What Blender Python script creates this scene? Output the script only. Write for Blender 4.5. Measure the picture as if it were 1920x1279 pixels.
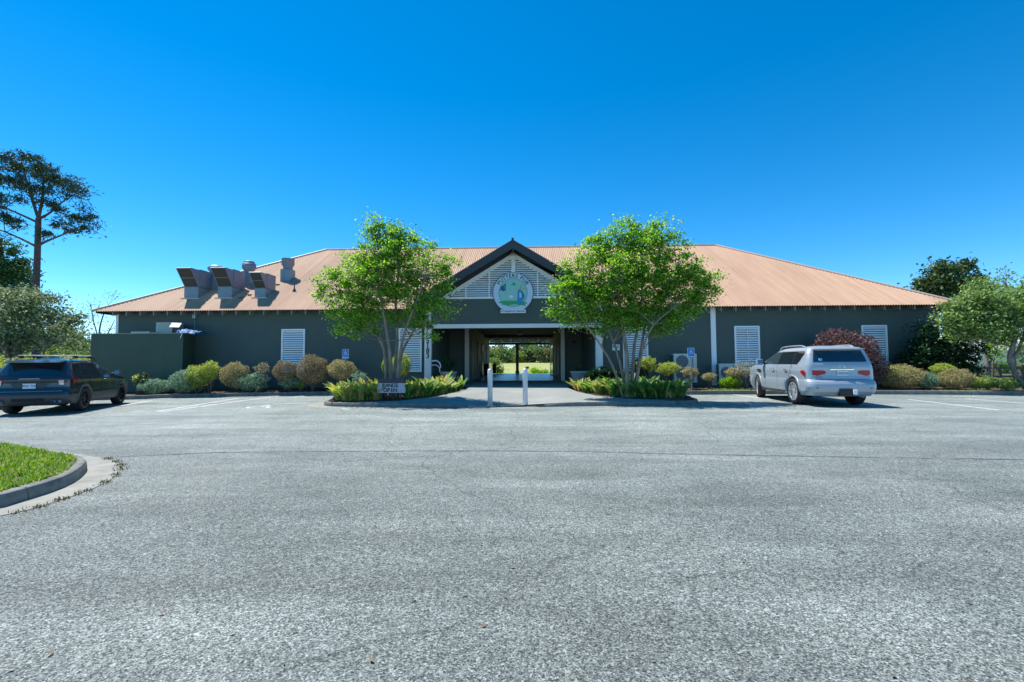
import bpy, math, random
import numpy as np
from mathutils import Vector, Matrix
C = bpy.context.scene.collection
for o in list(bpy.data.objects): bpy.data.objects.remove(o)
R_ = math.radians
rng = np.random.default_rng(7)
random.seed(7)

# ------------------------------------------------------------ camera
FPX, PITCH, YAW, ROLL, EYE = 853., .0482, .0296, .0045, 1.5
F_ = np.array([-math.sin(YAW)*math.cos(PITCH), math.cos(YAW)*math.cos(PITCH), math.sin(PITCH)])
R0 = np.array([math.cos(YAW), math.sin(YAW), 0.]); U0 = np.cross(R0, F_)
RT = R0*math.cos(ROLL)-U0*math.sin(ROLL); UP = R0*math.sin(ROLL)+U0*math.cos(ROLL)
cam = bpy.data.cameras.new('camera'); cam.sensor_width = 36; cam.lens = FPX/1920*36; cam.clip_end = 4000; cam.clip_start = .05
co = bpy.data.objects.new('camera', cam); C.objects.link(co)
M = Matrix.Identity(4)
for i in range(3):
    M[i][0] = RT[i]; M[i][1] = UP[i]; M[i][2] = -F_[i]
M[2][3] = EYE
co.matrix_world = M
bpy.context.scene.camera = co

# ------------------------------------------------------------ light
SUN_EL, SUN_AZ = 63.5, 59.       # azimuth measured from +Y towards -X
sdir = Vector((-math.sin(R_(SUN_AZ))*math.cos(R_(SUN_EL)), math.cos(R_(SUN_AZ))*math.cos(R_(SUN_EL)), math.sin(R_(SUN_EL))))
w = bpy.data.worlds.new('World'); bpy.context.scene.world = w; w.use_nodes = True
nt = w.node_tree; nt.nodes.clear()
sky = nt.nodes.new('ShaderNodeTexSky'); sky.sky_type = 'NISHITA'; sky.sun_disc = False
sky.sun_elevation = R_(SUN_EL); sky.sun_rotation = R_(-SUN_AZ)
sky.air_density = 0.66; sky.dust_density = 0.0; sky.ozone_density = 1.5; sky.altitude = 500
hs = nt.nodes.new('ShaderNodeHueSaturation'); hs.inputs['Saturation'].default_value = 1.42; hs.inputs['Hue'].default_value = .492
bg = nt.nodes.new('ShaderNodeBackground'); bg.inputs['Strength'].default_value = .15
wo = nt.nodes.new('ShaderNodeOutputWorld')
nt.links.new(sky.outputs[0], hs.inputs['Color']); nt.links.new(hs.outputs[0], bg.inputs[0]); nt.links.new(bg.outputs[0], wo.inputs[0])
sl = bpy.data.lights.new('sun', 'SUN'); sl.energy = 4.4; sl.angle = R_(.53); sl.color = (1, .95, .88)
so = bpy.data.objects.new('sun', sl); C.objects.link(so)
so.rotation_euler = sdir.to_track_quat('Z', 'Y').to_euler()
sc = bpy.context.scene
sc.view_settings.view_transform = 'Standard'; sc.view_settings.look = 'None'
sc.view_settings.exposure = 0.72; sc.view_settings.gamma = 1.0
sc.view_settings.use_curve_mapping = False

# ------------------------------------------------------------ measuring helpers (photo pixel + known distance -> point)
def ray(px, py): return F_*FPX+RT*(px-960)-UP*(py-639.5)
def at(px, py, Y):
    d = ray(px, py); return Vector(np.array([0, 0, EYE])+d*Y/d[1])
SL = .004
def gz(x): return SL*x
def G(px, py, dz=0.):
    d = ray(px, py); t = (EYE-dz)/(-(d[2]-SL*d[0])); return Vector(np.array([0, 0, EYE])+d*t)

# ------------------------------------------------------------ materials
def mat(name, col, rough=.7, metal=0., nz=None, bump=None, spec=.5, coat=0., col2=None, nscale=3., detail=5., coords='Object', trans=0., stretch=None):
    m = bpy.data.materials.new(name); m.use_nodes = True; t = m.node_tree; b = t.nodes['Principled BSDF']
    b.inputs['Base Color'].default_value = (*col, 1); b.inputs['Roughness'].default_value = rough
    b.inputs['Metallic'].default_value = metal; b.inputs['Specular IOR Level'].default_value = spec
    b.inputs['Coat Weight'].default_value = coat; b.inputs['Coat Roughness'].default_value = .03
    tc = t.nodes.new('ShaderNodeTexCoord'); src = tc.outputs[coords]
    if stretch:
        mp = t.nodes.new('ShaderNodeMapping'); mp.inputs['Scale'].default_value = stretch; t.links.new(src, mp.inputs[0]); src = mp.outputs[0]
    if col2:
        n = t.nodes.new('ShaderNodeTexNoise'); n.inputs['Scale'].default_value = nscale; n.inputs['Detail'].default_value = detail
        n.inputs['Roughness'].default_value = .65
        t.links.new(src, n.inputs['Vector'])
        r = t.nodes.new('ShaderNodeValToRGB'); r.color_ramp.elements[0].position = .35; r.color_ramp.elements[1].position = .68
        r.color_ramp.elements[0].color = (*col, 1); r.color_ramp.elements[1].color = (*col2, 1)
        t.links.new(n.outputs[0], r.inputs[0]); t.links.new(r.outputs[0], b.inputs['Base Color'])
    if bump:
        n2 = t.nodes.new('ShaderNodeTexNoise'); n2.inputs['Scale'].default_value = bump[0]; n2.inputs['Detail'].default_value = 6
        t.links.new(src, n2.inputs['Vector'])
        bp = t.nodes.new('ShaderNodeBump'); bp.inputs['Strength'].default_value = bump[1]; bp.inputs['Distance'].default_value = bump[2]
        t.links.new(n2.outputs[0], bp.inputs['Height']); t.links.new(bp.outputs[0], b.inputs['Normal'])
    return m
def leafmat(name, cols, trans=.38, rough=.42, spec=.4):
    rough = max(rough, .5); spec = min(spec, .25)
    m = bpy.data.materials.new(name); m.use_nodes = True; t = m.node_tree; b = t.nodes['Principled BSDF']
    out = t.nodes['Material Output']
    g = t.nodes.new('ShaderNodeNewGeometry'); r = t.nodes.new('ShaderNodeValToRGB')
    cr = r.color_ramp
    while len(cr.elements) < len(cols): cr.elements.new(.5)
    for i, c in enumerate(cols):
        cr.elements[i].position = i/(len(cols)-1); cr.elements[i].color = (*c, 1)
    t.links.new(g.outputs['Random Per Island'], r.inputs[0])
    t.links.new(r.outputs[0], b.inputs['Base Color']); b.inputs['Roughness'].default_value = rough
    b.inputs['Specular IOR Level'].default_value = spec
    tr = t.nodes.new('ShaderNodeBsdfTranslucent')
    hv = t.nodes.new('ShaderNodeHueSaturation'); hv.inputs['Value'].default_value = 1.5; hv.inputs['Saturation'].default_value = 1.1; hv.inputs['Hue'].default_value = .49
    t.links.new(r.outputs[0], hv.inputs['Color']); t.links.new(hv.outputs[0], tr.inputs['Color'])
    mx = t.nodes.new('ShaderNodeMixShader'); mx.inputs[0].default_value = trans
    t.links.new(b.outputs[0], mx.inputs[1]); t.links.new(tr.outputs[0], mx.inputs[2]); t.links.new(mx.outputs[0], out.inputs['Surface'])
    return m

def ramp(t, src, stops):
    r = t.nodes.new('ShaderNodeValToRGB'); cr = r.color_ramp
    while len(cr.elements) < len(stops): cr.elements.new(.5)
    for i, (p, c) in enumerate(stops):
        cr.elements[i].position = p; cr.elements[i].color = (c[0], c[1], c[2], 1)
    t.links.new(src, r.inputs[0]); return r.outputs[0]
def mul(t, a, b, mode='MULTIPLY', fac=1.):
    m = t.nodes.new('ShaderNodeMixRGB'); m.blend_type = mode; m.inputs[0].default_value = fac
    t.links.new(a, m.inputs[1]); t.links.new(b, m.inputs[2]); return m.outputs[0]
def noise(t, src, scale, detail=4., rough=.6, stretch=None):
    if stretch:
        mp = t.nodes.new('ShaderNodeMapping'); mp.inputs['Scale'].default_value = stretch; t.links.new(src, mp.inputs[0]); src = mp.outputs[0]
    n = t.nodes.new('ShaderNodeTexNoise'); n.inputs['Scale'].default_value = scale; n.inputs['Detail'].default_value = detail; n.inputs['Roughness'].default_value = rough
    t.links.new(src, n.inputs['Vector']); return n.outputs[0]

def asphalt_mat():
    m = bpy.data.materials.new('asphalt'); m.use_nodes = True; t = m.node_tree; b = t.nodes['Principled BSDF']
    tc = t.nodes.new('ShaderNodeTexCoord'); p = tc.outputs['Object']
    v = t.nodes.new('ShaderNodeTexVoronoi'); v.inputs['Scale'].default_value = 125.; t.links.new(p, v.inputs['Vector'])
    sep = t.nodes.new('ShaderNodeSeparateColor'); t.links.new(v.outputs['Color'], sep.inputs[0])
    base = ramp(t, sep.outputs[0], [(0, (.028, .036, .037)), (.3, (.10, .118, .118)), (.75, (.215, .238, .232)), (1, (.36, .385, .372))])
    v2 = t.nodes.new('ShaderNodeTexVoronoi'); v2.inputs['Scale'].default_value = 55.; t.links.new(p, v2.inputs['Vector'])
    s2 = t.nodes.new('ShaderNodeSeparateColor'); t.links.new(v2.outputs['Color'], s2.inputs[0])
    base = mul(t, base, ramp(t, s2.outputs[0], [(0, (.72,)*3), (.5, (1.0,)*3), (1, (1.25,)*3)]))
    # fine speckle that survives at distance
    base = mul(t, base, ramp(t, noise(t, p, 30., 3., .9), [(.32, (.78,)*3), (.68, (1.18,)*3)]))
    base = mul(t, base, ramp(t, noise(t, p, 6., 3., .9), [(.3, (.90,)*3), (.7, (1.09,)*3)]))
    base = mul(t, base, ramp(t, noise(t, p, .5, 6., .62, (1, .6, 1)), [(.32, (.80, .83, .83)), (.52, (1, 1, 1)), (.68, (1.14, 1.12, 1.11))]))
    # broad curving wheel-worn bands
    for rz, sc_, lo, hi in ((-.7, (.28, 1.3, 1), .85, 1.13), (.6, (.22, 1.0, 1), .88, 1.11), (0, (.08, .6, 1), .96, 1.04)):
        mp = t.nodes.new('ShaderNodeMapping'); mp.inputs['Rotation'].default_value = (0, 0, rz); mp.inputs['Scale'].default_value = sc_; t.links.new(p, mp.inputs[0])
        n = t.nodes.new('ShaderNodeTexNoise'); n.inputs['Scale'].default_value = 1.; n.inputs['Detail'].default_value = 4.; n.inputs['Roughness'].default_value = .6; n.inputs['Distortion'].default_value = .8
        t.links.new(mp.outputs[0], n.inputs['Vector'])
        base = mul(t, base, ramp(t, n.outputs[0], [(.36, (lo,)*3), (.64, (hi,)*3)]))
    # scuffed pale patches
    base = mul(t, base, ramp(t, noise(t, p, .8, 6., .75, (.4, 1.3, 1)), [(.62, (0,)*3), (.75, (.10, .10, .098))]), 'ADD')
    # old oil drips
    v3 = t.nodes.new('ShaderNodeTexVoronoi'); v3.inputs['Scale'].default_value = .42; v3.inputs['Randomness'].default_value = 1.; t.links.new(p, v3.inputs['Vector'])
    base = mul(t, base, ramp(t, v3.outputs['Distance'], [(0, (.62,)*3), (.035, (.78,)*3), (.075, (1,)*3)]))
    # fine cracks
    v4 = t.nodes.new('ShaderNodeTexVoronoi'); v4.feature = 'DISTANCE_TO_EDGE'; v4.inputs['Scale'].default_value = .21
    dn = t.nodes.new('ShaderNodeTexNoise'); dn.inputs['Scale'].default_value = 1.1; dn.inputs['Detail'].default_value = 6.; t.links.new(p, dn.inputs['Vector'])
    mx = t.nodes.new('ShaderNodeMixRGB'); mx.blend_type = 'LINEAR_LIGHT'; mx.inputs[0].default_value = .35; t.links.new(p, mx.inputs[1]); t.links.new(dn.outputs['Color'], mx.inputs[2])
    t.links.new(mx.outputs[0], v4.inputs['Vector'])
    cr = ramp(t, v4.outputs['Distance'], [(0, (.55,)*3), (.0018, (.7,)*3), (.0035, (1,)*3)])
    base = mul(t, base, cr, 'MULTIPLY', .8)
    # the laying beyond the seam is paler and smoother
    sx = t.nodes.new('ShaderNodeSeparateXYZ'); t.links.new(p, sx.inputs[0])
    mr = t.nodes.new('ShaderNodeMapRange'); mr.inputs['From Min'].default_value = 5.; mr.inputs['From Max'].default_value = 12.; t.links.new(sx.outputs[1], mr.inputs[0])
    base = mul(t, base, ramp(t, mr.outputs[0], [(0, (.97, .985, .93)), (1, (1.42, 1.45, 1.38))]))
    t.links.new(base, b.inputs['Base Color']); b.inputs['Roughness'].default_value = .8; b.inputs['Specular IOR Level'].default_value = .3
    bp = t.nodes.new('ShaderNodeBump'); bp.inputs['Strength'].default_value = .5; bp.inputs['Distance'].default_value = .005
    t.links.new(v.outputs['Distance'], bp.inputs['Height']); t.links.new(bp.outputs[0], b.inputs['Normal'])
    return m
ASPHALT = asphalt_mat()
CONC = mat('concrete', (.23, .24, .24), .85, col2=(.33, .335, .32), nscale=2.5, detail=8, bump=(60, .3, .01))
def brushed_walk():
    m = bpy.data.materials.new('walk_concrete'); m.use_nodes = True; t = m.node_tree; b = t.nodes['Principled BSDF']
    tc = t.nodes.new('ShaderNodeTexCoord'); p = tc.outputs['Object']
    c = ramp(t, noise(t, p, 40, 3., .8), [(.3, (.20, .212, .20)), (.7, (.325, .34, .32))])
    c = mul(t, c, ramp(t, noise(t, p, .8, 6.), [(.3, (.82,)*3), (.7, (1.1,)*3)]))
    t.links.new(c, b.inputs['Base Color']); b.inputs['Roughness'].default_value = .85
    return m
WALK = brushed_walk()
KERB = mat('kerb_concrete', (.11, .12, .11), .85, col2=(.22, .225, .205), nscale=5, detail=8, bump=(80, .3, .01))
GUTTER = mat('gutter_concrete', (.22, .22, .19), .9, col2=(.33, .33, .29), nscale=3, detail=8, bump=(50, .3, .01))
MULCH = mat('mulch', (.05, .028, .02), .95, col2=(.17, .10, .075), nscale=14, detail=10, bump=(25, 1., .06))
MULCHP = leafmat('mulch_chips', [(.04, .025, .02), (.12, .06, .045), (.24, .15, .11), (.35, .25, .19)], .0, .9)
GRASS_G = mat('grass_ground', (.05, .075, .025), .95, col2=(.12, .12, .06), nscale=6, detail=8, bump=(30, .8, .05))
def range_mat():
    m = bpy.data.materials.new('range_turf'); m.use_nodes = True; t = m.node_tree; b = t.nodes['Principled BSDF']
    tc = t.nodes.new('ShaderNodeTexCoord'); p = tc.outputs['Object']
    c = ramp(t, noise(t, p, .05, 5., .6, (1, 3, 1)), [(.35, (.22, .31, .08)), (.5, (.38, .37, .15)), (.65, (.26, .34, .10))])
    c = mul(t, c, ramp(t, noise(t, p, 3., 8., .8), [(.3, (.7,)*3), (.7, (1.2,)*3)]))
    t.links.new(c, b.inputs['Base Color']); b.inputs['Roughness'].default_value = .95; b.inputs['Specular IOR Level'].default_value = .1
    return m
TURF = range_mat()
def siding_mat(name, c1, c2, st=(.96, 1.03)):
    m = bpy.data.materials.new(name); m.use_nodes = True; t = m.node_tree; b = t.nodes['Principled BSDF']
    tc = t.nodes.new('ShaderNodeTexCoord'); p = tc.outputs['Object']
    c = ramp(t, noise(t, p, .5, 6., .6), [(.3, c1), (.7, c2)])
    c = mul(t, c, ramp(t, noise(t, p, 1.2, 6., .7, (3, 3, .25)), [(.3, (st[0],)*3), (.7, (st[1],)*3)]))
    t.links.new(c, b.inputs['Base Color']); b.inputs['Roughness'].default_value = .62; b.inputs['Specular IOR Level'].default_value = .35
    n = noise(t, p, 30, 5., .7, (.2, 1, 2))
    bp = t.nodes.new('ShaderNodeBump'); bp.inputs['Strength'].default_value = .25; bp.inputs['Distance'].default_value = .01
    t.links.new(n, bp.inputs['Height']); t.links.new(bp.outputs[0], b.inputs['Normal'])
    return m
SIDING = siding_mat('dark_siding', (.074, .104, .094), (.090, .123, .112))
ENCL = siding_mat('green_enclosure_paint', (.052, .088, .062), (.068, .108, .076), (.95, 1.04))
TRIMD = mat('dark_trim_paint', (.035, .045, .055), .55)
WHITE = mat('white_trim_paint', (.86, .88, .90), .5, col2=(.78, .80, .83), nscale=1.5, detail=7)
WHITE2 = mat('white_louvre_paint', (.88, .92, .96), .5)
def roof_mat():
    m = bpy.data.materials.new('corrugated_copper_paint'); m.use_nodes = True; t = m.node_tree; b = t.nodes['Principled BSDF']
    tc = t.nodes.new('ShaderNodeTexCoord'); p = tc.outputs['Object']
    c = ramp(t, noise(t, p, .35, 6., .65, (1, .3, .3)), [(.3, (.40, .25, .165)), (.5, (.46, .295, .195)), (.7, (.51, .335, .225))])
    c = mul(t, c, ramp(t, noise(t, p, 1.6, 8., .75, (2.5, .15, .15)), [(.3, (.86, .86, .88)), (.65, (1.08,)*3)]))
    c = mul(t, c, ramp(t, noise(t, p, 4., 2., .5, (1.4, .04, .04)), [(.35, (.94,)*3), (.65, (1.04,)*3)]))
    t.links.new(c, b.inputs['Base Color']); b.inputs['Roughness'].default_value = .6; b.inputs['Specular IOR Level'].default_value = .15
    return m
ROOF = roof_mat()
CAPM = mat('ridge_cap_metal', (.55, .42, .34), .4, metal=.2)
GALV = mat('galvanised_steel', (.15, .19, .26), .5, metal=.3, col2=(.21, .25, .33), nscale=4, detail=6)
GALVD = mat('galvanised_steel_dull', (.16, .24, .29), .55, metal=.2, col2=(.23, .31, .36), nscale=3)
FILTER = mat('filter_mesh', (.035, .035, .03), .8, col2=(.07, .07, .06), nscale=40)
BLACK = mat('black_plastic', (.015, .016, .018), .5)
BLACKP = mat('black_letter_paint', (.012, .014, .02), .5)
DKWIN = mat('dark_interior', (.008, .012, .014), .6)
ACW = mat('ac_casing_paint', (.62, .64, .62), .45, col2=(.55, .57, .56), nscale=2)
ACG = mat('ac_grille', (.10, .14, .16), .5)
PINEB = mat('pine_bark', (.05, .04, .04), .95, col2=(.13, .10, .10), nscale=5, detail=8, stretch=(3, 3, .6), bump=(12, .8, .03))
CRAPEB = mat('crape_bark', (.13, .105, .08), .75, col2=(.32, .27, .21), nscale=6, detail=6, stretch=(2, 2, .4))
BARK = mat('grey_bark', (.12, .10, .085), .9, col2=(.27, .24, .21), nscale=6, detail=8, stretch=(2, 2, .5))
TWIG = mat('twig_bark', (.16, .12, .09), .9)
BLUE = mat('sign_blue', (.015, .20, .66), .4)
SIGNW = mat('sign_white', (.80, .84, .88), .4)
TARP = mat('blue_tarp', (.012, .10, .30), .6, col2=(.06, .24, .50), nscale=5, bump=(6, .8, .05))
PAINTLINE = mat('road_paint', (.48, .49, .49), .8, col2=(.80, .81, .81), nscale=9, detail=9)

# ------------------------------------------------------------ mesh helpers
def tag(o, label=None, cat=None, group=None, kind=None):
    if label: o['label'] = label
    if cat: o['category'] = cat
    if group: o['group'] = group
    if kind: o['kind'] = kind
    return o
def link(name, me, parent=None):
    o = bpy.data.objects.new(name, me); C.objects.link(o)
    if parent is not None: o.parent = parent
    return o
def empty(name, loc=(0, 0, 0), rz=0., label=None, cat=None, group=None, kind=None, parent=None):
    o = bpy.data.objects.new(name, None); C.objects.link(o); o.location = loc; o.rotation_euler = (0, 0, rz)
    o.empty_display_size = .2
    if parent is not None: o.parent = parent
    return tag(o, label, cat, group, kind)
class MB:
    def __init__(s): s.v = []; s.f = []
    def add(s, vs, fs, mtx=None):
        n = len(s.v)
        for p in vs:
            p = Vector(p)
            if mtx is not None: p = mtx @ p
            s.v.append(tuple(p))
        for f in fs: s.f.append(tuple(i+n for i in f))
        return s
    def box(s, x0, x1, y0, y1, z0, z1, mtx=None):
        return s.add([(x0, y0, z0), (x1, y0, z0), (x1, y1, z0), (x0, y1, z0), (x0, y0, z1), (x1, y0, z1), (x1, y1, z1), (x0, y1, z1)],
                     [(0, 3, 2, 1), (4, 5, 6, 7), (0, 1, 5, 4), (1, 2, 6, 5), (2, 3, 7, 6), (3, 0, 4, 7)], mtx)
    def prism(s, pts, y0, y1, mtx=None):      # pts in xz, extruded along y
        n = len(pts)
        vs = [(p[0], y0, p[1]) for p in pts]+[(p[0], y1, p[1]) for p in pts]
        fs = [tuple(range(n)), tuple(range(2*n-1, n-1, -1))]+[(i, i+n, (i+1) % n+n, (i+1) % n) for i in range(n)]
        return s.add(vs, fs, mtx)
    def tube(s, pts, rad, n=8, cap=True):
        pts = [Vector(p) for p in pts]; k = len(pts)
        if not hasattr(rad, '__len__'): rad = [rad]*k
        vs = []; prev = None
        for i, p in enumerate(pts):
            d = (pts[min(i+1, k-1)]-pts[max(i-1, 0)]).normalized()
            a = prev if prev is not None else (Vector((0, 0, 1)) if abs(d.z) < .9 else Vector((1, 0, 0)))
            u = (a-d*a.dot(d)).normalized(); prev = u; v = d.cross(u)
            for j in range(n):
                t = 2*math.pi*j/n; vs.append(p+(u*math.cos(t)+v*math.sin(t))*rad[i])
        fs = [(i*n+j, i*n+(j+1) % n, (i+1)*n+(j+1) % n, (i+1)*n+j) for i in range(k-1) for j in range(n)]
        if cap: fs += [tuple(range(n-1, -1, -1)), tuple((k-1)*n+j for j in range(n))]
        return s.add(vs, fs)
    def lathe(s, prof, n=24, mtx=None):       # prof (r,z) closed at both ends by r=0 or left open
        vs = []; k = len(prof)
        for r, z in prof:
            for j in range(n):
                t = 2*math.pi*j/n; vs.append((r*math.cos(t), r*math.sin(t), z))
        fs = [(i*n+j, i*n+(j+1) % n, (i+1)*n+(j+1) % n, (i+1)*n+j) for i in range(k-1) for j in range(n)]
        if prof[0][0] > 0: fs.append(tuple(range(n-1, -1, -1)))
        if prof[-1][0] > 0: fs.append(tuple((k-1)*n+j for j in range(n)))
        return s.add(vs, fs, mtx)
    def build(s, name, m, parent=None, smooth=False, bevel=0.):
        me = bpy.data.meshes.new(name); me.from_pydata(s.v, [], s.f); me.update()
        me.materials.append(m)
        if smooth: me.shade_smooth()
        o = link(name, me, parent)
        if bevel:
            b = o.modifiers.new('bevel', 'BEVEL'); b.width = bevel; b.segments = 2; b.limit_method = 'ANGLE'
        return o
def npmesh(name, V, Fq, m, parent=None, smooth=False):
    me = bpy.data.meshes.new(name); V = np.asarray(V, np.float32); Fq = np.asarray(Fq, np.int32)
    k = Fq.shape[1]
    me.vertices.add(len(V)); me.vertices.foreach_set('co', V.ravel())
    me.loops.add(Fq.size); me.loops.foreach_set('vertex_index', Fq.ravel())
    me.polygons.add(len(Fq)); me.polygons.foreach_set('loop_start', np.arange(len(Fq), dtype=np.int32)*k)
    me.polygons.foreach_set('loop_total', np.full(len(Fq), k, np.int32))
    me.update(calc_edges=True); me.materials.append(m)
    if smooth: me.shade_smooth()
    return link(name, me, parent)
def copy_obj(o, parent):
    c = o.copy(); C.objects.link(c); c.parent = parent; return c
def copy_tree(o, parent=None):
    c = o.copy(); C.objects.link(c); c.parent = parent
    for ch in list(o.children): copy_tree(ch, c)
    return c
def text_mesh(s, size, m, parent, mtx, name='letter', depth=.006, spacing=1.):
    cu = bpy.data.curves.new('t', 'FONT'); cu.body = s; cu.size = size; cu.extrude = depth; cu.align_x = 'CENTER'; cu.align_y = 'CENTER'; cu.offset = size*.022
    cu.space_character = spacing; cu.resolution_u = 3
    o = bpy.data.objects.new('t', cu); C.objects.link(o)
    dg = bpy.context.evaluated_depsgraph_get(); me = bpy.data.meshes.new_from_object(o.evaluated_get(dg))
    bpy.data.objects.remove(o)
    me.transform(mtx); me.materials.clear(); me.materials.append(m)
    return link(name, me, parent)
FACE = Matrix.Rotation(R_(90), 4, 'X')    # text plane -> facing -Y

def leaf_cloud(name, P, size, m, parent=None, aspect=.5, up=.25, fold=.25, r=None):
    """P (N,3) centres; every leaf is a folded diamond of its own"""
    r = r or rng
    N = len(P); P = np.asarray(P)
    nrm = r.normal(size=(N, 3)); nrm[:, 2] += up*2; nrm /= np.linalg.norm(nrm, axis=1)[:, None]
    a = r.normal(size=(N, 3)); a -= nrm*(a*nrm).sum(1)[:, None]; a /= np.linalg.norm(a, axis=1)[:, None]
    b = np.cross(nrm, a); s = size*(.65+.7*r.random(N))[:, None]
    V = np.stack([P-a*s*.5, P+b*s*.5*aspect+nrm*s*fold*.4, P+a*s*.5, P-b*s*.5*aspect+nrm*s*fold*.4], 1).reshape(-1, 3)
    i = np.arange(N)*4
    Fq = np.concatenate([np.stack([i, i+1, i+2], 1), np.stack([i, i+2, i+3], 1)])
    return npmesh(name, V, Fq, m, parent)

# ------------------------------------------------------------ THE GROUND
def grid(name, xs, ys, zf, m, kind='structure', parent=None, smooth=True):
    X, Y = np.meshgrid(xs, ys); Z = zf(X, Y)
    V = np.stack([X, Y, Z], -1).reshape(-1, 3); nx = len(xs)
    i, j = np.meshgrid(np.arange(nx-1), np.arange(len(ys)-1)); a = (j*nx+i).ravel()
    o = npmesh(name, V, np.stack([a, a+1, a+nx+1, a+nx], 1), m, parent, smooth)
    if kind and parent is None: tag(o, kind=kind)
    return o
def sstep(x, a, b):
    t = np.clip((x-a)/(b-a), 0, 1); return t*t*(3-2*t)
def terr(X, Y):
    z = -.32+.5*sstep(Y, 40, 52)+2.0*sstep(Y, 52, 175)
    z = z-.9*sstep(np.abs(X), 60, 300)*(Y < 40)
    z = z+.1*np.sin(X*.07)*np.sin(Y*.05)*sstep(Y, 55, 90)
    return z
xs = np.concatenate([np.linspace(-1500, -120, 12), np.linspace(-100, 100, 81), np.linspace(120, 1500, 12)])
ys = np.concatenate([np.linspace(-300, -20, 8), np.linspace(-10, 40, 11), np.linspace(41, 200, 100), np.linspace(220, 1800, 14)])
tag(grid('ground', xs, ys, terr, TURF), label='green and straw coloured turf of the driving range and surroundings')
pl = [(-40, -25), (40, -25), (40, 23.6), (-40, 23.6)]
# parking lot with gentle unevenness
xs = np.linspace(-40, 40, 161); ys = np.linspace(-25, 23.6, 98)
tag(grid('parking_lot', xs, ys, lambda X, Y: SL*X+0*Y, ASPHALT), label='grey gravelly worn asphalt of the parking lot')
# lawn beyond asphalt on the left and the right side beds
tag(grid('lawn', np.linspace(-75, -24.2, 40), np.linspace(20.5, 60, 30), lambda X, Y: -.18+.12*np.sin(X*.4)*np.sin(Y*.3)+.15*sstep(Y, 21, 24), GRASS_G), label='grass lawn beside the left end of the building')
tag(grid('lawn', np.linspace(22.6, 75, 40), np.linspace(20.3, 60, 30), lambda X, Y: .16+.05*np.sin(X*.5)*np.sin(Y*.3)+.5*sstep(Y, 24, 50), GRASS_G), label='grass lawn beyond the right end of the building')

def strip(name, pts, wdt, z, m, label, parent=None):
    V = []; Fq = []
    pts = [Vector(p) for p in pts]
    for i, p in enumerate(pts):
        d = (pts[min(i+1, len(pts)-1)]-pts[max(i-1, 0)]); d.z = 0; d.normalize(); n = Vector((-d.y, d.x, 0))*wdt/2
        for q in (p+n, p-n): V.append((q.x, q.y, gz(q.x)+z))
        if i: Fq.append((2*i-2, 2*i-1, 2*i+1, 2*i))
    b = MB(); b.add(V, Fq); o = b.build(name, m, parent)
    if label: tag(o, label, kind='structure')
    return o
# construction seam across the asphalt
SEAM = mat('seam_dark', (.05, .06, .065), .9, col2=(.22, .24, .25), nscale=3, detail=8)
seam = [G(px, py) for px, py in [(208, 857), (300, 853), (400, 849), (520, 847), (700, 846), (900, 845.5), (1100, 847), (1250, 851), (1400, 854), (1650, 858), (1920, 862), (2100, 866)]]
sp = []
for i in range(len(seam)-1):
    for k in range(8):
        q = seam[i].lerp(seam[i+1], k/8); q.y += random.uniform(-.012, .012); sp.append(q)
strip('pavement_seam', sp, .05, .004, SEAM, 'thin dark paving seam running across the asphalt')

# ------------------------------------------------------------ kerbs
def kerb(label, pts, hts, wdt=.15, seg=1.8, mater=None):
    """pts: outer bottom edge polyline (Vector xy), kerb body on its left side; hts: height at each point"""
    root = empty('kerb', (0, 0, 0), kind='structure', label=label)
    P = [Vector((p[0], p[1], 0)) for p in pts]
    cum = [0]
    for i in range(1, len(P)): cum.append(cum[-1]+(P[i]-P[i-1]).length)
    L = cum[-1]; n = max(1, round(L/seg))
    def ev(s):
        s = min(max(s, 0), L)
        for i in range(1, len(P)):
            if s <= cum[i]+1e-9:
                t = (s-cum[i-1])/max(1e-9, cum[i]-cum[i-1]); q = P[i-1].lerp(P[i], t); return q, hts[i-1]*(1-t)+hts[i]*t
        return P[-1], hts[-1]
    for k in range(n):
        a = L*k/n+.006; b = L*(k+1)/n-.006; m_ = max(2, int((b-a)/.25)); V = []; Fq = []
        for i in range(m_+1):
            s = a+(b-a)*i/m_; q, h = ev(s); d = (ev(s+.08)[0]-ev(s-.08)[0]).normalized(); nn = Vector((-d.y, d.x, 0))
            g = gz(q.x)
            for off, z in ((0, -.1), (0.012, h*.55), (.03, h*.93), (.05, h), (wdt, h), (wdt, -.1)):
                r_ = q+nn*off; V.append((r_.x, r_.y, g+z))
            if i:
                o = (i-1)*6
                for j in range(6): Fq.append((o+j, o+(j+1) % 6, o+6+(j+1) % 6, o+6+j))
        Fq.append(tuple(range(6))); Fq.append(tuple(m_*6+j for j in range(5, -1, -1)))
        mb = MB(); mb.add(V, Fq); mb.build('kerb_section', mater or KERB, root)
    return root
def smooth_pts(pts, n=4):
    P = [Vector((p[0], p[1], 0)) for p in pts]; out = []
    for i in range(len(P)-1):
        p0 = P[max(i-1, 0)]; p1 = P[i]; p2 = P[i+1]; p3 = P[min(i+2, len(P)-1)]
        for k in range(n):
            t = k/n
            out.append(.5*((2*p1)+(-p0+p2)*t+(2*p0-5*p1+4*p2-p3)*t*t+(-p0+3*p1-3*p2+p3)*t**3))
    out.append(P[-1]); return out
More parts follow.
